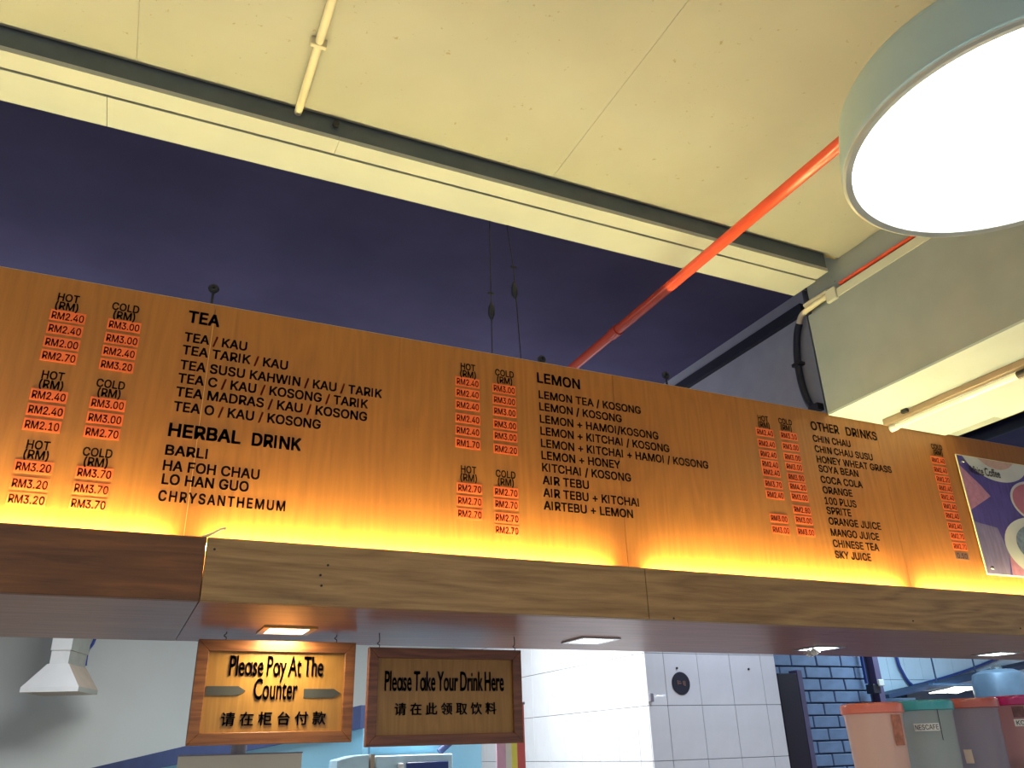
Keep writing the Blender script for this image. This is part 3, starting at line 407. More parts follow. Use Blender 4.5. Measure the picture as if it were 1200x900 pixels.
# pendant drum lamp
pd = empty('pendant_lamp', (1.37, .663, 2.6), 'large round grey drum lamp with glowing white disc', 'lamp')
c0 = (1.37, .663, 2.6)
MB().lathe([(.3136, 0), (.3136, .012), (.311, .03), (.305, .08), (.298, .118), (.285, .138), (.25, .15), (.06, .158), (.0, .158)], c0, 96).build('shade', m_lampgrey, pd, smooth=True)
MB().lathe([(.3136, .004), (.3136, -.004), (.308, -.007), (.296, -.004), (.294, .006)], c0, 96).build('rim', m_rim, pd, smooth=True)
MB().lathe([(.297, .006), (.297, 0.002), (.2, -.002), (.0, -.003)], c0, 96).build('diffuser', m_disc, pd, smooth=True)
flat0 = MB().add([(1.37+x, .663+y, 2.5962) for x, y in ((-.06, -.275), (-.02, -.285), (.015, -.288), (.02, -.262), (-.012, -.238), (-.04, -.238), (-.062, -.255))], [tuple(range(7))]).build('insect_shadow', mat('insect_shadow_grey', (180, 200, 200), .6, emis=(225, 240, 238), estr=.55), pd)  # insect's shadow on the diffuser, painted as a dimmer patch
MB().tube([(1.37, .663, 2.75), (1.37, .663, 3.663)], .009).build('stem', m_steel, pd, smooth=True)
MB().lathe([(.0, .0), (.06, .0), (.06, -.03), (.0, -.03)], (1.37, .663, 3.663), 32).build('ceiling_rose', m_lampgrey, pd, smooth=True)

# ================================================================ CANOPY
cn = empty('wooden_canopy', (1.5, 2.4, 2.0), 'long boxed wooden canopy with dark left and pale right fascia under the menu board', 'canopy')
for a, b, m, dy in ((-3.2, .178, m_oakdk, 0), (.178, 1.63, m_oak, .002), (1.63, 6.3, m_oak, .003)):
    MB().box(a+.001, b-.001, 2.40-dy, 2.425, 1.994, 2.169-(0 if a < 1 else .001)).build('fascia_plank', m, cn, bevel=.0015)
for a, b, m in ((-3.2, .178, m_soffl), (.178, 2.62, m_soff), (2.62, 6.3, m_soff)):
    MB().box(a+.0012, b-.0012, 2.426, 3.285, 1.994, 2.012).build('soffit_panel', m, cn)
MB().box(-3.2, 6.3, 3.265, 3.285, 2.012, 2.16).build('rear_fascia', m_oakdk, cn)
MB().box(-3.2, 6.3, 2.525, 3.265, 2.14, 2.16).build('top_cover', m_oakdk, cn)
MB().box(-3.2, 6.3, 2.426, 2.495, 2.055, 2.065).build('cove_floor', m_white, cn)
for x, z in ((.20, 2.135), (.50, 2.08), (.505, 2.05), (.52, 2.11), (1.73, 2.0), (2.9, 2.03), (3.55, 2.02), (3.6, 2.06)):
    MB().lathe([(0, 0), (.0035, 0), (.0035, .002), (0, .003)], (0, 0, 0), 8).build('nail', m_steel, cn)
    nl = cn.children[-1] if False else bpy.data.objects[max((o.name for o in cn.children if o.name.startswith('nail')), key=lambda s: s)]
    nl.data.transform(Matrix.Translation(cn.location)); nl.data.transform(Matrix.Rotation(math.radians(90), 4, 'X'))
    nl.location = Vector((x, 2.3968, z))-cn.location
MB().tube(arc([(.165, 2.408, 2.171), (.185, 2.404, 2.178), (.215, 2.403, 2.196), (.225, 2.403, 2.196)]), .004, 8).build('tape_curl', mat('pale_tape', (236, 220, 180), .4), cn)
# cove tubes
for i, (a, b) in enumerate(((-3.1, -1.42), (-1.33, .10), (.16, 1.575), (1.69, 3.03), (3.09, 4.45), (4.55, 6.1))):
    t = empty('cove_tube', (a, 2.452, 2.105), ('warm glowing tube hidden in the cove, %s' % ['far left out of view', 'left of the cracked panel seam', 'below the herbal drinks', 'below the lemon to other drinks lists', 'below the framed bowl picture', 'far right out of view'][i]), 'lamp', 'cove tubes behind the fascia')
    MB().tube([(a+.02, 2.474, 2.157), (b-.02, 2.474, 2.157)], .010, 12).build('glass_tube', m_led, t, smooth=True)
    for x in (a, b): MB().box(x-.01 if x == a else x-.02, x+.02 if x == a else x+.01, 2.462, 2.486, 2.066, 2.171).build('end_cap', m_white, t)

# square downlights
def downlight(x, y, warm, label):
    t = empty('downlight', (x, y, 1.994), label, 'lamp', 'square downlights in the canopy underside')
    o = .088; i = .066
    q = MB()
    for (a, b, c, d) in ((-o, o, -o, -i), (-o, o, i, o), (-o, -i, -i, i), (i, o, -i, i)): q.box(x+a, x+b, y+c, y+d, 1.988, 1.9938)
    q.build('frame', m_brass if warm else m_chrome, t)
    MB().box(x-i, x+i, y-i, y+i, 1.9895, 1.9935).build('light_panel', m_dlw if warm else m_dlc, t)
    return t
downlight(.507, 2.92, True, 'warm square downlight above the pay sign')
downlight(1.715, 2.95, False, 'cool square downlight right of the drink sign')
dl3 = downlight(2.965, 3.0, False, 'cool square downlight with a crumpled bit of tape at its left edge')
downlight(4.225, 3.02, False, 'cool square downlight above the plastic canisters')
q = MB()
for k in range(14):
    a = random.uniform(0, 6.28); x, y, z = 2.868+random.uniform(-.02, .03), 2.95+random.uniform(-.03, .03), 1.985+random.uniform(-.012, .004)
    q.add([(x, y, z), (x+.026*math.cos(a), y+.026*math.sin(a), z-.018), (x-.022*math.sin(a), y+.022*math.cos(a), z-.026), (x+.004, y+.004, z-.004)], [(0, 1, 2), (0, 2, 3), (0, 3, 1), (1, 3, 2)])
q.build('tape', m_white, dl3, label='crumpled white tape')
for (x, y, w_, c) in ((.507, 2.92, 3.6, (1, .82, .50)), (1.715, 2.95, 4, (.85, .93, 1)), (2.965, 3.0, 4, (.85, .93, 1)), (4.225, 3.02, 4, (.80, .9, 1))):
    area('downlight_beam', (x, y, 1.984), .13, w_, c, sy=.13)

# ================================================================ MENU BOARD
YB = 2.5
mbd = empty('menu_board', (1.6, YB, 2.1), 'long orange wooden menu board with drink lists and prices', 'menu board')
for a, b in ((-3.2, -1.39), (-1.39, .12), (.12, 1.63), (1.63, 3.06), (3.06, 4.5), (4.5, 6.2)):
    MB().box(a+.0008, b-.0008, YB, YB+.018, 2.065, 2.959).build('panel', m_board, mbd)
MB().box(.1192, .1208, YB-.0008, YB+.002, 2.19, 2.90).build('seam_glint', mat('seam_glint_tone', (214, 170, 100), .4), mbd)  # light glinting on the panel seam, painted as a pale line
MB().box(-3.2, 6.2, YB+.018, YB+.03, 2.93, 2.970).build('back_rail', m_kwall, mbd)
YT = YB-.0012
def L(s, x0, x1, zb, cap=.0305, **k): return text(s, x0, x1, zb, zb+cap, YT, mbd, m_black, **k)
L('TEA', .042, .139, 2.880, .040, off=.025)
for s, x1, z in (('TEA / KAU', .232, 2.8105), ('TEA TARIK / KAU', .367, 2.765), ('TEA SUSU KAHWIN / KAU / TARIK', .690, 2.713), ('TEA C / KAU / KOSONG / TARIK', .643, 2.667), ('TEA MADRAS / KAU / KOSONG', .642, 2.621), ('TEA O / KAU / KOSONG', .489, 2.572)):
    L(s, .040, x1, z, slash=True)
L('HERBAL', .036, .246, 2.490, .040, off=.025); L('DRINK', .279, .432, 2.490, .040, off=.025)
L('BARLI', .036, .155, 2.430); L('HA FOH CHAU', .036, .313, 2.382); L('LO HAN GUO', .039, .285, 2.340); L('CHRYSANTHEMUM', .036, .399, 2.289, track=.09)
L('LEMON', 1.292, 1.479, 2.872, .040, off=.02)
for s, x1, z in (('LEMON TEA / KOSONG', 1.752, 2.807), ('LEMON / KOSONG', 1.658, 2.758), ('LEMON + HAMOI/KOSONG', 1.824, 2.708), ('LEMON + KITCHAI / KOSONG', 1.870, 2.660), ('LEMON + KITCHAI + HAMOI / KOSONG', 2.053, 2.612), ('LEMON + HONEY', 1.633, 2.565), ('KITCHAI / KOSONG', 1.676, 2.518), ('AIR TEBU', 1.488, 2.470), ('AIR TEBU + KITCHAI', 1.701, 2.423), ('AIRTEBU + LEMON', 1.670, 2.376)):
    L(s, 1.296, x1, z)
L('OTHER', 2.655, 2.822, 2.863, .040, off=.02); L('DRINKS', 2.864, 3.057, 2.863, .040, off=.02)
for s, x1, z in (('CHIN CHAU', 2.876, 2.807), ('CHIN CHAU SUSU', 2.999, 2.758), ('HONEY WHEAT GRASS', 3.104, 2.710), ('SOYA BEAN', 2.886, 2.667), ('COCA COLA', 2.897, 2.617), ('ORANGE', 2.824, 2.570), ('100 PLUS', 2.834, 2.522), ('SPRITE', 2.793, 2.479), ('ORANGE JUICE', 2.955, 2.433), ('MANGO JUICE', 2.931, 2.384), ('CHINESE TEA', 2.915, 2.337), ('SKY JUICE', 2.856, 2.290)):
    L(s, 2.652, x1, z)
def head(xc, zh, cold):
    w = .0385 if cold else .029
    L('COLD' if cold else 'HOT', xc-w, xc+w, zh-.0125, .025, off=.017)
    L('(RM)', xc-.031, xc+.031, zh-.0415, .025, off=.017)
def stickers(x0, vals, zt):
    for v, z in zip(vals, zt):
        w = .0945+random.uniform(-.001, .001)
        st = MB().box(x0, x0+w, YB-.0010, YB-.0001, z-.0365, z).build('price_sticker', m_orange, mbd)
        text('RM'+v, x0+.005, x0+w-.004, z-.0305, z-.0075, YB-.0016, st, m_redtext, off=.012)
head(-.299, 2.892, False); stickers(-.338, ['2.40', '2.40', '2.00', '2.70'], [2.847, 2.803, 2.757, 2.713])
head(-.140, 2.892, True); stickers(-.182, ['3.00', '3.00', '2.40', '3.20'], [2.847, 2.800, 2.756, 2.711])
head(-.294, 2.633, False); stickers(-.341, ['2.40', '2.40', '2.10'], [2.587, 2.541, 2.495])
head(-.141, 2.630, True); stickers(-.187, ['3.00', '3.00', '2.70'], [2.584, 2.538, 2.493])
head(-.292, 2.418, False); stickers(-.339, ['3.20', '3.20', '3.20'], [2.371, 2.323, 2.279])
head(-.141, 2.414, True); stickers(-.187, ['3.70', '3.70', '3.70'], [2.370, 2.324, 2.280])
head(1.009, 2.886, False); stickers(.960, ['2.40', '2.40', '2.40', '2.40', '2.40', '1.70'], [2.842, 2.797, 2.750, 2.699, 2.652, 2.605])
head(1.156, 2.885, True); stickers(1.106, ['3.00', '3.00', '3.00', '3.00', '3.00', '2.20'], [2.838, 2.792, 2.747, 2.696, 2.651, 2.601])
head(1.009, 2.491, False); stickers(.965, ['2.70', '2.70', '2.70'], [2.442, 2.397, 2.352])
head(1.150, 2.490, True); stickers(1.103, ['2.70', '2.70', '2.70', '2.70'], [2.442, 2.398, 2.350, 2.307])
head(2.383, 2.877, False); stickers(2.333, ['2.40', '2.40', '2.40', '2.40', '2.40', '3.70', '2.40', '3.00', '3.00'], [2.830, 2.779, 2.731, 2.687, 2.651, 2.600, 2.553, 2.453, 2.405])
head(2.507, 2.880, True); stickers(2.466, ['3.10', '3.00', '3.00', '3.00', '3.00', '4.20', '3.00', '2.80', '3.00', '3.00'], [2.832, 2.781, 2.733, 2.690, 2.643, 2.601, 2.556, 2.501, 2.457, 2.407])
head(3.452, 2.880, True); stickers(3.391, ['2.40', '2.40', '2.20', '2.40', '2.40', '2.40', '2.40', '2.40', '2.70', '2.70'], [2.828, 2.779, 2.733, 2.689, 2.645, 2.600, 2.556, 2.507, 2.460, 2.412])
st = MB().box(3.392, 3.479, YB-.0010, YB-.0001, 2.334, 2.365).build('price_sticker', m_greytag, mbd, label='brownish grey price tag at the foot of the right column')
text('0.50', 3.402, 3.47, 2.339, 2.361, YB-.0016, st, m_redtext, off=.012)

# framed acrylic picture standing off the board
px0, px1, pz0, pz1 = 3.56, 4.42, 2.272, 2.855
ps = empty('food_poster', (px0, YB-.012, pz0), 'glossy picture plate of drinks in white bowls on purple cloth', 'poster')
MB().box(px0, px1, YB-.012, YB-.007, pz0, pz1).build('plate', m_poster_edge, ps, bevel=.0008)
YP = YB-.0124; b_ = .005
def flat(poly, y, name, m, parent): return MB().add([(x, y, z) for x, z in poly], [tuple(range(len(poly)))]).build(name, m, parent)
def clipell(cx, cz, rx, rz, n=40):
    return [(min(max(cx+rx*math.cos(2*math.pi*k/n), px0+b_), px1-b_), min(max(cz+rz*math.sin(2*math.pi*k/n), pz0+b_), pz1-b_)) for k in range(n)]
flat([(px0+b_, pz0+b_), (px1-b_, pz0+b_), (px1-b_, pz1-b_), (px0+b_, pz1-b_)], YP, 'cloth_print', m_purple, ps)
flat([(px0+b_, 2.575), (px0+b_, 2.80), (3.68, 2.71), (3.735, 2.657)], YP-.0003, 'pink_cloth_print', m_ppink, ps)
flat([(px0+b_, pz0+b_), (3.72, pz0+b_), (3.755, 2.38), (3.72, 2.50), (px0+b_, 2.52)], YP-.0003, 'grey_cloth_print', m_purpleb, ps)
flat([(3.735, pz0+b_), (3.90, pz0+b_), (3.80, 2.36), (3.755, 2.375)], YP-.0004, 'pink_cloth_print', m_ppink, ps)
flat(clipell(3.845, 2.885, .245, .145), YP-.0006, 'bowl_print', m_bowl, ps)
flat(clipell(3.845, 2.90, .15, .095), YP-.0009, 'drink_print', m_coffee, ps)
flat(clipell(4.02, 2.42, .275, .155), YP-.0006, 'bowl_print', m_bowl, ps)
flat(clipell(4.03, 2.435, .20, .105), YP-.0009, 'jelly_print', m_jelly, ps)
flat(clipell(4.07, 2.655, .19, .11), YP-.0011, 'bowl_print', m_bowl, ps)
flat(clipell(4.07, 2.655, .175, .098), YP-.0014, 'drink_print', m_tea, ps)
text('White Coffee', 3.622, 3.85, 2.762, 2.792, YP-.0018, ps, m_ptext, font='G', off=.015)
for x, z in ((px0+.04, pz1-.035), (px0+.04, pz0+.03), (px1-.04, pz1-.035), (px1-.04, pz0+.03)):
    MB().lathe([(0, -.004), (.008, -.003), (.009, 0), (.009, .005), (0, .005)], (0, 0, 0), 20).build('screw_cap', m_chrome, ps, smooth=True)
    o = [c for c in ps.children if c.name.startswith('screw_cap')][-1]
    for c in ps.children:
        if c.name.startswith('screw_cap') and not c.get('placed'):
            c.data.transform(Matrix.Translation(ps.location)); c.data.transform(Matrix.Rotation(math.radians(-90), 4, 'X'))
            c.location = Vector((x, YB-.0165, z))-ps.location; c['placed'] = 1
for c in ps.children:
    if 'placed' in c.keys(): del c['placed']

# wires holding the board
def wire(x, y, zt, ztb, label, lean=0):
    t = empty('hanging_wire', (x, y, 2.959), label, 'wire', 'wires from the ceiling to the board')
    MB().tube([(x, y, 2.95), (x-lean*.4, y, zt), (x-lean, y, 3.63)], .0022, 8).build('wire', m_steel, t)
    MB().tube([(x-lean*.35, y, ztb), (x-lean*.38, y, ztb+.02), (x-lean*.4, y, ztb+.05), (x-lean*.42, y, ztb+.075)], [.005, .013, .013, .005], 10).build('turnbuckle', m_pipedk, t, smooth=True)
    MB().box(x-lean*.4-.014, x-lean*.4+.014, y-.003, y+.003, zt-.003, zt+.006).build('wing_nut', m_pipedk, t)
wire(1.119, 2.525, 3.235, 3.12, 'shorter hanging wire left of the lemon heading')
wire(1.241, 2.525, 3.38, 3.235, 'longer leaning hanging wire nearest the lemon heading', .05)
def hook(x, y, z0, z1, label):
    t = empty('ceiling_hook', (x, y, z0), label, 'hook')
    MB().tube([(x, y, z0-.02), (x, y, z1)], .0045, 8).build('shank', m_pipedk, t)
    pts = [(x+.010*math.cos(a), y, z1+.010+.010*math.sin(a)) for a in [2*math.pi*k/12 for k in range(13)]]
    MB().tube(pts, .0085, 8, caps=False).build('eye', m_pipedk, t)
hook(.107, 2.525, 2.959, 3.02, 'dark eye hook on the board top above the TEA heading')
hook(1.33, 2.525, 2.955, 2.975, 'small dark eye hook on the board top above the lemon heading')
hook(1.915, 2.525, 2.955, 3.005, 'dark eye hook on the board top right of the red pipe')

# ================================================================ HANGING SIGNS
def sign(x0, x1, z0, z1, y, fw, label, mf, hooks, ztop):
    s = empty('hanging_sign', ((x0+x1)/2, y, z0), label, 'sign')
    t = .02
    MB().box(x0+fw*.8, x1-fw*.8, y+.010, y+.018, z0+fw*.8, z1-fw*.8).build('sign_panel', m_sign, s)
    for pts in ([(x0, z0), (x1, z0), (x1-fw, z0+fw), (x0+fw, z0+fw)], [(x0, z1), (x1, z1), (x1-fw, z1-fw), (x0+fw, z1-fw)], [(x0, z0), (x0, z1), (x0+fw, z1-fw), (x0+fw, z0+fw)], [(x1, z0), (x1, z1), (x1-fw, z1-fw), (x1-fw, z0+fw)]):
        MB().prism(pts, y-.004, y+t).build('frame_bar', mf, s, bevel=.0015)
    for hx in hooks:
        MB().tube(arc([(hx, y+.008, z1-.004), (hx+.002, y+.008, z1+.008), (hx-.006, y+.008, z1+.014), (hx+.001, y+.008, z1+.022), (hx, y+.008, ztop)]), .0016, 8).build('hook', m_steel, s)
    return s
s1 = sign(.236, .770, 1.640, 1.967, 3.0, .037, 'framed wooden sign about paying, with two grey arrows', m_frame, (.322, .70), 1.994)
YS = 3.0+.0062
text('Please Pay At The', .345, .659, 1.854, 1.900, YS, s1, m_blackp, font='G', off=.012, depth=.0035)
text('Counter', .431, .576, 1.779, 1.826, YS, s1, m_blackp, font='G', off=.012, depth=.0035)
text('请在柜台付款', .335, .679, 1.697, 1.740, YS, s1, m_blackp, font='C', off=.013, depth=.0035, pitch=1.28)
for a, b, zc in ((.277, .404, 1.8055), (.598, .726, 1.7975)):
    MB().prism([(a, zc-.0145), (b-.026, zc-.0145), (b-.026, zc-.0155), (b, zc), (b-.026, zc+.0155), (b-.026, zc+.0145), (a, zc+.0145)], YS+.001, YS+.004).build('arrow', m_arrow, s1)
s2 = sign(.798, 1.387, 1.622, 1.944, 2.92, .035, 'framed wooden sign about taking drinks, beside the bright tiled wall', m_frame2, (.835, 1.365), 1.994)
YS = 2.92+.0062
text('Please Take Your Drink Here', .861, 1.317, 1.801, 1.848, YS, s2, m_blackp, font='G', off=.012, depth=.0035)
text('请在此领取饮料', .899, 1.285, 1.720, 1.761, YS, s2, m_blackp, font='C', off=.013, depth=.0035, pitch=1.28)

# ================================================================ KITCHEN
# range hood on the back wall
rh = empty('range_hood', (-.35, 7.8, 2.8), 'white chimney range hood on the pale wall at lower left', 'range hood')
def hoodpt(u, d, z):   # u along the front, d depth behind the front; the hood is turned a little
    a = math.radians(-18); return (-.42+u*math.cos(a)-d*math.sin(a), 7.35+u*math.sin(a)+d*math.cos(a), z)
fr = [hoodpt(-.224, 0, 2.095), hoodpt(.19, 0, 2.095), hoodpt(.19, .42, 2.095), hoodpt(-.224, .42, 2.095)]
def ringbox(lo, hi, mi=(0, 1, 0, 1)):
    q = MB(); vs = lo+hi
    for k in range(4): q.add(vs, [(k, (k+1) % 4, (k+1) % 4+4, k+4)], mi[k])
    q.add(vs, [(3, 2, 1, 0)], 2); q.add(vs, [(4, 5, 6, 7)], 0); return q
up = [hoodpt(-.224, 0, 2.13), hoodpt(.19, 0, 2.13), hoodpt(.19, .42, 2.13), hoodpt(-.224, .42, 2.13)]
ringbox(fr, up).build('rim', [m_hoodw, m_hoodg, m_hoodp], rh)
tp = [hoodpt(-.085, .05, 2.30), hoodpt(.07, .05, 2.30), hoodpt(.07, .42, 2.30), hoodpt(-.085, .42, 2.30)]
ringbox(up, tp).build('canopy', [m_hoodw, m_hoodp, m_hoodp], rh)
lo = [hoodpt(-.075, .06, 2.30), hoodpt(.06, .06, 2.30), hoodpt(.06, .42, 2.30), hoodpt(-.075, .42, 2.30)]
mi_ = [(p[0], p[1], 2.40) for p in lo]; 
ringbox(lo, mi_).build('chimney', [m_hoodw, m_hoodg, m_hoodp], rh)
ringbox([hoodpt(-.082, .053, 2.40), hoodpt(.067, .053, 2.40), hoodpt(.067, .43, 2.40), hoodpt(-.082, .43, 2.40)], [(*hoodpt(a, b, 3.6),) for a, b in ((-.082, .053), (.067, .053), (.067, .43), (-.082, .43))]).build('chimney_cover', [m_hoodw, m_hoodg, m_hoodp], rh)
MB().tube(arc([(-.20, 7.97, 3.2), (-.20, 7.97, 2.60), (-.24, 7.97, 2.46), (-.24, 7.97, 2.34)]), .012).build('power_cable', m_navy, rh)
# sloping blue partition with its rail
pt = empty('stair_partition', (.6, 6.2, 0), 'sky blue sloping partition with a dark blue rail, behind the signs', 'partition')
def slope(pA, pB, zlowA, zlowB, th):
    d = (Vector((pB[0], pB[1], 0))-Vector((pA[0], pA[1], 0))).normalized(); n = Vector((d.y, -d.x, 0))*th/2
    q = MB(); vs = []
    for p, zl in ((pA, zlowA), (pB, zlowB)):
        for sgn in (1, -1):
            vs += [(p[0]+n.x*sgn, p[1]+n.y*sgn, p[2]), (p[0]+n.x*sgn, p[1]+n.y*sgn, zl)]
    q.add(vs, [(0, 1, 3, 2), (4, 6, 7, 5), (0, 4, 5, 1), (2, 3, 7, 6), (0, 2, 6, 4), (1, 5, 7, 3)]); return q
A = (-.034, 7.5, 1.563); B = (1.366, 5.0, 1.862); C_ = (2.20, 3.51, 2.04)
slope(A, B, A[2]-.09, B[2]-.125, .09).build('rail', m_rail, pt)
slope((A[0], A[1], A[2]-.09), (B[0], B[1], B[2]-.125), .0, .0, .04).build('side_panel', m_pblue, pt)
MB().box(1.40, 2.10, 5.02, 5.06, 0, 1.735).build('side_panel', m_pblue, pt)
# cream notice on a post
cs = empty('notice_stand', (.48, 3.6, 0), 'cream notice sheet on a grey post below the pay sign', 'notice stand')
MB().box(.262, .727, 3.60, 3.608, 1.30, 1.612).build('sheet', m_cream, cs)
MB().box(.260, .729, 3.598, 3.611, 1.612, 1.617).build('top_edge', m_postg, cs)
MB().tube([(.484, 3.63, 0), (.484, 3.63, 1.78)], .03, 20).build('post', m_postg, cs, smooth=True)
# microwave, boxes under the drink sign
mw = empty('microwave', (1.62, 4.85, 1.28), 'white microwave with a navy window, under the drink sign', 'microwave')
MB().box(1.376, 1.83, 4.80, 5.0, 1.28, 1.592).build('body', m_cyanw, mw, bevel=.006)
MB().box(1.55, 1.80, 4.790, 4.80, 1.32, 1.553).build('window', m_navy, mw, bevel=.004)
MB().box(1.50, 1.53, 4.775, 4.80, 1.33, 1.55).build('handle', m_white, mw, bevel=.003)
tb_ = empty('kitchen_shelf', (1.9, 4.9, 0), 'kitchen shelf unit carrying the microwave and white boxes', 'shelf')
MB().box(1.05, 2.05, 4.72, 5.01, 1.255, 1.28).build('shelf_board', m_cyanw, tb_)
for x in (1.07, 2.03):
    for y in (4.74, 4.99): MB().box(x-.015, x+.015, y-.015, y+.015, 0, 1.255).build('leg', m_postg, tb_)
bx = empty('white_box', (1.2, 4.85, 1.28), 'pale cyan slanted box left of the microwave', 'box')
MB().prism([(1.15, 1.28), (1.335, 1.28), (1.335, 1.60), (1.25, 1.595), (1.16, 1.575)], 4.79, 4.98).build('body', m_cyanw, bx, bevel=.004)
MB().box(1.343, 1.366, 4.79, 4.98, 1.28, 1.60).build('edge_strip', m_hoodp, bx)
pipe('slanted_pipe', [(1.80, 4.95, 1.60), (1.93, 4.95, 1.70)], .02, m_rail, 'short slanted blue pipe above the microwave', 'pipe')
ban = empty('striped_banner', (2.18, 4.8, 0), 'pink, yellow and red vertical banner left of the bright wall', 'banner')
for a, b, m in ((2.105, 2.163, m_pink), (2.163, 2.20, m_cream), (2.20, 2.238, m_yel), (2.238, 2.29, m_redp)):
    MB().box(a, b, 4.80, 4.81, .6, 1.85).build('stripe', m, ban)
MB().tube([(2.09, 4.815, 1.86), (2.30, 4.815, 1.86)], .01, 10).build('top_rod', m_postg, ban)
MB().tube([(2.20, 4.83, 0), (2.20, 4.83, 1.86)], .01, 10).build('pole', m_postg, ban)
# round badge and fixings on the tiled pillar
bd = empty('round_badge', (3.32, 4.60, 1.96), 'small round black badge on the tiled pillar', 'badge')
q = MB().lathe([(0, 0), (.068, 0), (.070, .004), (.066, .008), (0, .008)], (0, 0, 0), 40).build('disc', m_pipedk, None, smooth=True)
q.data.transform(Matrix.Rotation(math.radians(90), 4, 'X')); q.parent = bd; q.location = (0, -.001, 0)
for dx, dz, w, h in ((-.026, .006, .008, .026), (-.010, 0, .018, .008), (-.012, .012, .012, .006), (.016, 0, .008, .03), (.028, .004, .006, .022), (.022, -.012, .02, .006)):
    MB().box(3.32+dx-w/2, 3.32+dx+w/2, 4.589, 4.592, 1.96+dz-h/2, 1.96+dz+h/2).build('white_mark', m_greytag, bd)
wk = empty('door_stopper', (3.075, 4.6, 1.873), 'small grey door stopper at the pillar corner', 'stopper')
MB().box(3.062, 3.09, 4.575, 4.60, 1.85, 1.90).build('body', m_postg, wk, bevel=.004)
for x, lab in ((3.301, 'tiny dark screw above the round badge'), (3.886, 'tiny dark screw right of the round badge')):
    t = MB().tube([(x, 4.599, 2.053), (x, 4.592, 2.053)], .007, 10).build('wall_screw', m_steel); tag(t, lab, 'screw')
# electric bits at the brick wall edge
jb = empty('junction_box', (5.57, 5.12, 1.99), 'black and white junction box at the right edge of the bricks', 'junction box')
MB().box(5.53, 5.61, 5.08, 5.16, 1.93, 2.0).build('black_body', m_pipedk, jb, bevel=.004)
MB().box(5.58, 5.64, 5.06, 5.079, 1.985, 2.035).build('white_plug', m_white, jb, bevel=.004)
pipe('wall_conduit', [(5.56, 5.17, 2.01), (5.56, 5.17, 3.6)], .013, m_navy, 'dark vertical conduit on the right edge of the bricks', 'conduit')
pipe('hanging_cable', arc([(7.44, 6.47, 3.3), (7.46, 6.47, 2.42), (7.505, 6.47, 2.22), (7.585, 6.47, 2.112), (7.69, 6.47, 2.103), (8.19, 6.47, 2.191), (8.7, 6.47, 2.30), (9.5, 6.47, 2.50)]), .017, m_navy, 'dark looping cable in front of the blue tiled wall', 'cable', 10)
# stainless exhaust hood at the far right
eh = empty('exhaust_hood', (8.3, 6.3, 2.0), 'large blue tinted steel exhaust hood at far right', 'exhaust hood')
def inclined(x0, x1, za0, za1, zb0, zb1, y0, y1):
    vs = [(x0, y0, za0), (x1, y0, za1), (x1, y0, zb1), (x0, y0, zb0)]; vs += [(x, y1, z) for x, y, z in vs]
    return MB().add(vs, [(0, 1, 2, 3), (7, 6, 5, 4), (0, 4, 5, 1), (1, 5, 6, 2), (2, 6, 7, 3), (3, 7, 4, 0)])
inclined(6.78, 9.4, 1.95, 2.31, 1.985, 2.36, 6.06, 6.40).build('front_lip', m_inoxdk, eh)
MB().box(7.30, 9.4, 6.30, 6.38, 1.70, 2.03).build('back_panel', m_inoxdk, eh)
MB().box(6.78, 7.29, 6.20, 6.30, 1.70, 1.96).build('side_panel', m_inox, eh)
wl = empty('hood_lamp', (8.3, 6.2, 2.03), 'bright star shaped fluorescent lamp under the exhaust hood', 'lamp')
m_hl = mat('hood_tube_glow', (255, 255, 255), .5, emis=(250, 250, 235), estr=7)
MB().tube([(7.24, 5.98, 1.990), (7.50, 5.98, 2.01), (7.62, 5.98, 2.018), (7.76, 5.98, 2.03), (8.12, 5.98, 2.055)], [.004, .018, .032, .018, .004], 12).build('glass_tube', m_hl, wl, smooth=True)
MB().box(7.3, 8.1, 5.97, 6.02, 2.065, 2.08).build('fitting', m_inox, wl)
for x in (7.4, 8.0): MB().tube([(x, 6.0, 2.08), (x, 6.0, 3.632)], .008, 8).build('suspension_rod', m_inoxdk, wl)
tk = empty('steel_tank', (9.0, 6.15, 1.6), 'round blue tinted steel tank behind the canisters', 'tank')
MB().lathe([(.22, 0), (.23, .02), (.23, .52), (.21, .60), (.13, .635), (0, .64)], (7.22, 5.2, 1.5), 48).build('body', mat('tank_steel', (96, 112, 130), .35, metal=.3), tk, smooth=True)
MB().lathe([(.04, 0), (.05, .02), (0, .05)], (7.22, 5.2, 2.135), 16).build('knob', m_chrome, tk, smooth=True)
MB().box(6.7, 7.8, 4.9, 5.5, 0, 1.5).build('worktop_unit', m_counter); bpy.data.objects['worktop_unit']['label'] = 'kitchen cabinet under the steel tank'; bpy.data.objects['worktop_unit']['category'] = 'cabinet'

# ================================================================ CANISTERS
def canister(x, y, zt, r, lidm, bodym, contm, lvl, label):
    zb = 1.36
    t = empty('plastic_canister', (x, y, zb), label, 'canister')
    H = zt-.018-zb; r0 = r*.80; r1 = r*.955
    MB().lathe([(0, .003), (r0-.012, .003), (r0-.004, .008), (r0, .02), (r1-.004, H-.02), (r1, H-.01), (r1, H), (r1-.003, H), (r1-.006, H-.02), (r0-.003, .02), (0, .006)], (x, y, zb), 56).build('body', bodym, t, smooth=True)
    rl = r0-.004+(r1-r0-.004)*lvl
    MB().lathe([(0, .008), (r0-.006, .012), (rl-.003, H*lvl-.006), (rl-.02, H*lvl), (0, H*lvl+.006)], (x, y, zb), 40).build('contents', contm, t, smooth=True)
    MB().lathe([(r*.965, H-.012), (r, H-.010), (r, H+.008), (r*.985, H+.014), (r*.90, H+.018), (r*.88, H+.012), (0, H+.012)], (x, y, zb), 56).build('lid', lidm, t, smooth=True)
    return t
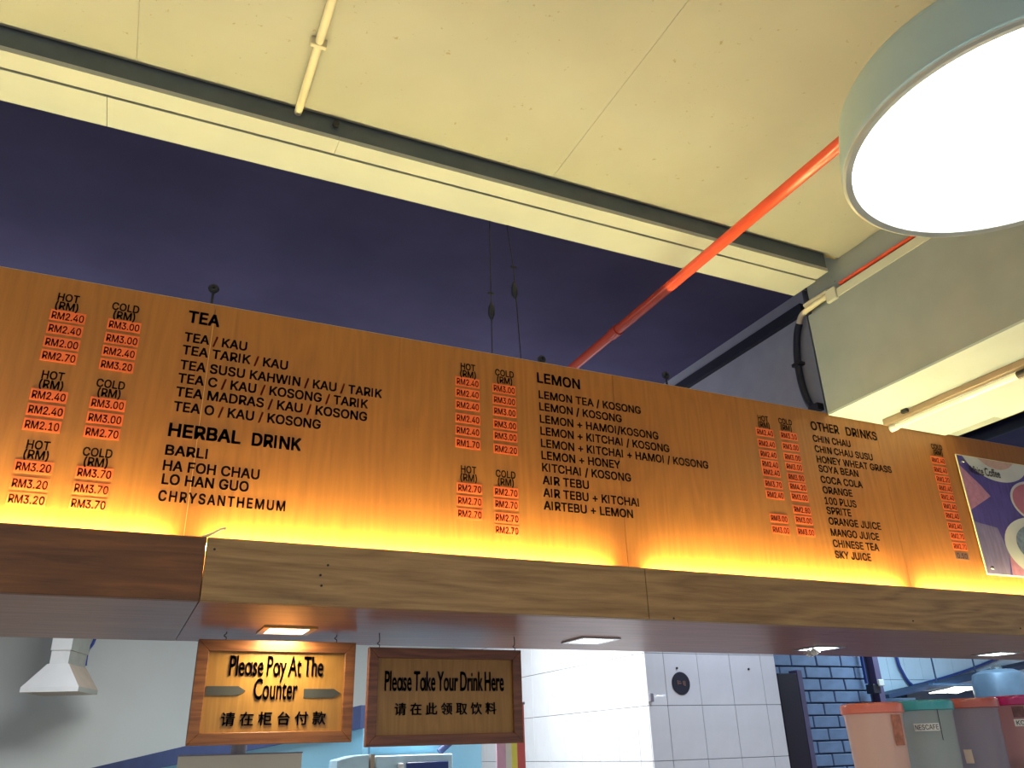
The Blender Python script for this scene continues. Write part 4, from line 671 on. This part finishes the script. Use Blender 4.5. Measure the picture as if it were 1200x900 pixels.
def plastic(name, rgb, clear=.3):
    m = bpy.data.materials.new(name); m.use_nodes = True; N = m.node_tree.nodes; K = m.node_tree.links
    p = N['Principled BSDF']; out = N['Material Output']; c = (*lin(rgb), 1)
    p.inputs['Base Color'].default_value = c; p.inputs['Roughness'].default_value = .28; p.inputs['Coat Weight'].default_value = .5
    tl = N.new('ShaderNodeBsdfTranslucent'); tl.inputs[0].default_value = c
    tp = N.new('ShaderNodeBsdfTransparent'); tp.inputs[0].default_value = (*[.5+.5*v for v in c[:3]], 1)
    a = N.new('ShaderNodeMixShader'); a.inputs[0].default_value = .4; K.new(p.outputs[0], a.inputs[1]); K.new(tl.outputs[0], a.inputs[2])
    b = N.new('ShaderNodeMixShader'); b.inputs[0].default_value = clear; K.new(a.outputs[0], b.inputs[1]); K.new(tp.outputs[0], b.inputs[2])
    K.new(b.outputs[0], out.inputs[0]); return m
def curved_tag(t, x, y, r, a0, a1, z0, z1, name, m, taper=.5):
    q = MB(); n = 8; vs = []
    for k in range(n+1):
        a = a0+(a1-a0)*k/n
        for z in (z0, z1):
            rr = r*(.80+.155*(z-1.36)/.32)+.0022; vs.append((x+rr*math.sin(a), y-rr*math.cos(a), z))
    q.add(vs, [(2*k, 2*k+2, 2*k+3, 2*k+1) for k in range(n)]); return q.build(name, m, t)
def curved_text(s, t, x, y, r, a0, a1, z0, z1, m):
    o = text(s, 0, 1, z0, z1, 0, t, m, off=.006, name='lettering')
    for v in o.data.vertices:
        w = v.co+t.location+Vector((0, 0, 0)); a = a0+(a1-a0)*w.x; rr = r*(.80+.155*(w.z-1.36)/.32)+.0034
        v.co = Vector((x+rr*math.sin(a), y-rr*math.cos(a), w.z))-t.location
R_ = .092
can = [(2.150, 2.0, 1.700, plastic('coral_lid', (248, 150, 126), .05), plastic('peach_plastic', (250, 226, 214), .2), mat('peach_powder', (240, 200, 172), .9), .55, 'peach canister with a coral lid, leftmost of the row'),
       (2.375, 2.0, 1.707, plastic('teal_lid', (84, 192, 204), .05), plastic('clear_olive_plastic', (222, 226, 224), .6), mat('dark_coffee_granules', (84, 78, 92), .9), .36, 'clear canister with a teal lid and a white name strip'),
       (2.590, 2.0, 1.712, plastic('salmon_lid', (220, 122, 110), .05), plastic('smoky_violet_plastic', (200, 194, 206), .5), mat('violet_brown_powder', (120, 104, 112), .9), .33, 'smoky violet canister with a salmon lid'),
       (2.820, 2.0, 1.720, plastic('magenta_lid', (206, 44, 130), .05), plastic('pink_tinted_plastic', (226, 190, 190), .5), mat('purple_black_powder', (56, 40, 78), .9), .48, 'pinkish canister with a magenta lid, rightmost of the row')]
C = []
for (x, y, z, lm, bm_, cm, lv, lb) in can: C.append(canister(x, y, z, R_, lm, bm_, cm, lv, lb))
m_browntag = mat('brown_tag', (178, 112, 88), .6, var=.35, scale=60); m_tagw = mat('white_tag', (222, 222, 220), .5)
def ang(x, y): return math.atan2(-x, y)  # direction of the camera seen from the canister axis
a = ang(2.150, 2.0)
tg = curved_tag(C[0], 2.150, 2.0, R_, a+.62, a+1.05, 1.58, 1.665, 'brown_tag', m_browntag)
a = ang(2.375, 2.0)
tg = curved_tag(C[1], 2.375, 2.0, R_, a-.42, a+.42, 1.617, 1.639, 'name_strip', m_tagw)
curved_text('NESCAFE', C[1], 2.375, 2.0, R_, a-.38, a+.38, 1.621, 1.635, m_black)
curved_tag(C[1], 2.375, 2.0, R_, a+.44, a+.47, 1.59, 1.68, 'dark_streak', m_steel)
a = ang(2.590, 2.0)
curved_tag(C[2], 2.590, 2.0, R_, a-.55, a-.25, 1.52, 1.56, 'pale_tag', mat('beige_tag', (206, 184, 166), .6))
a = ang(2.820, 2.0)
curved_tag(C[3], 2.820, 2.0, R_, a-.15, a+.9, 1.624, 1.646, 'name_strip', m_tagw)
curved_text('KOPI', C[3], 2.820, 2.0, R_, a-.08, a+.38, 1.628, 1.642, m_black)
curved_tag(C[3], 2.820, 2.0, R_, a-.12, a+.28, 1.652, 1.685, 'brown_tag', mat('dark_brown_tag', (104, 70, 74), .6, var=.3, scale=60))
cu = empty('serving_counter', (2.6, 2.07, 0), 'serving counter carrying the row of plastic canisters', 'counter')
MB().box(1.95, 3.35, 1.88, 2.32, 1.33, 1.36).build('counter_top', m_counter, cu, bevel=.004)
MB().box(1.98, 3.32, 1.92, 2.28, 0, 1.33).build('counter_body', m_oakdk, cu)
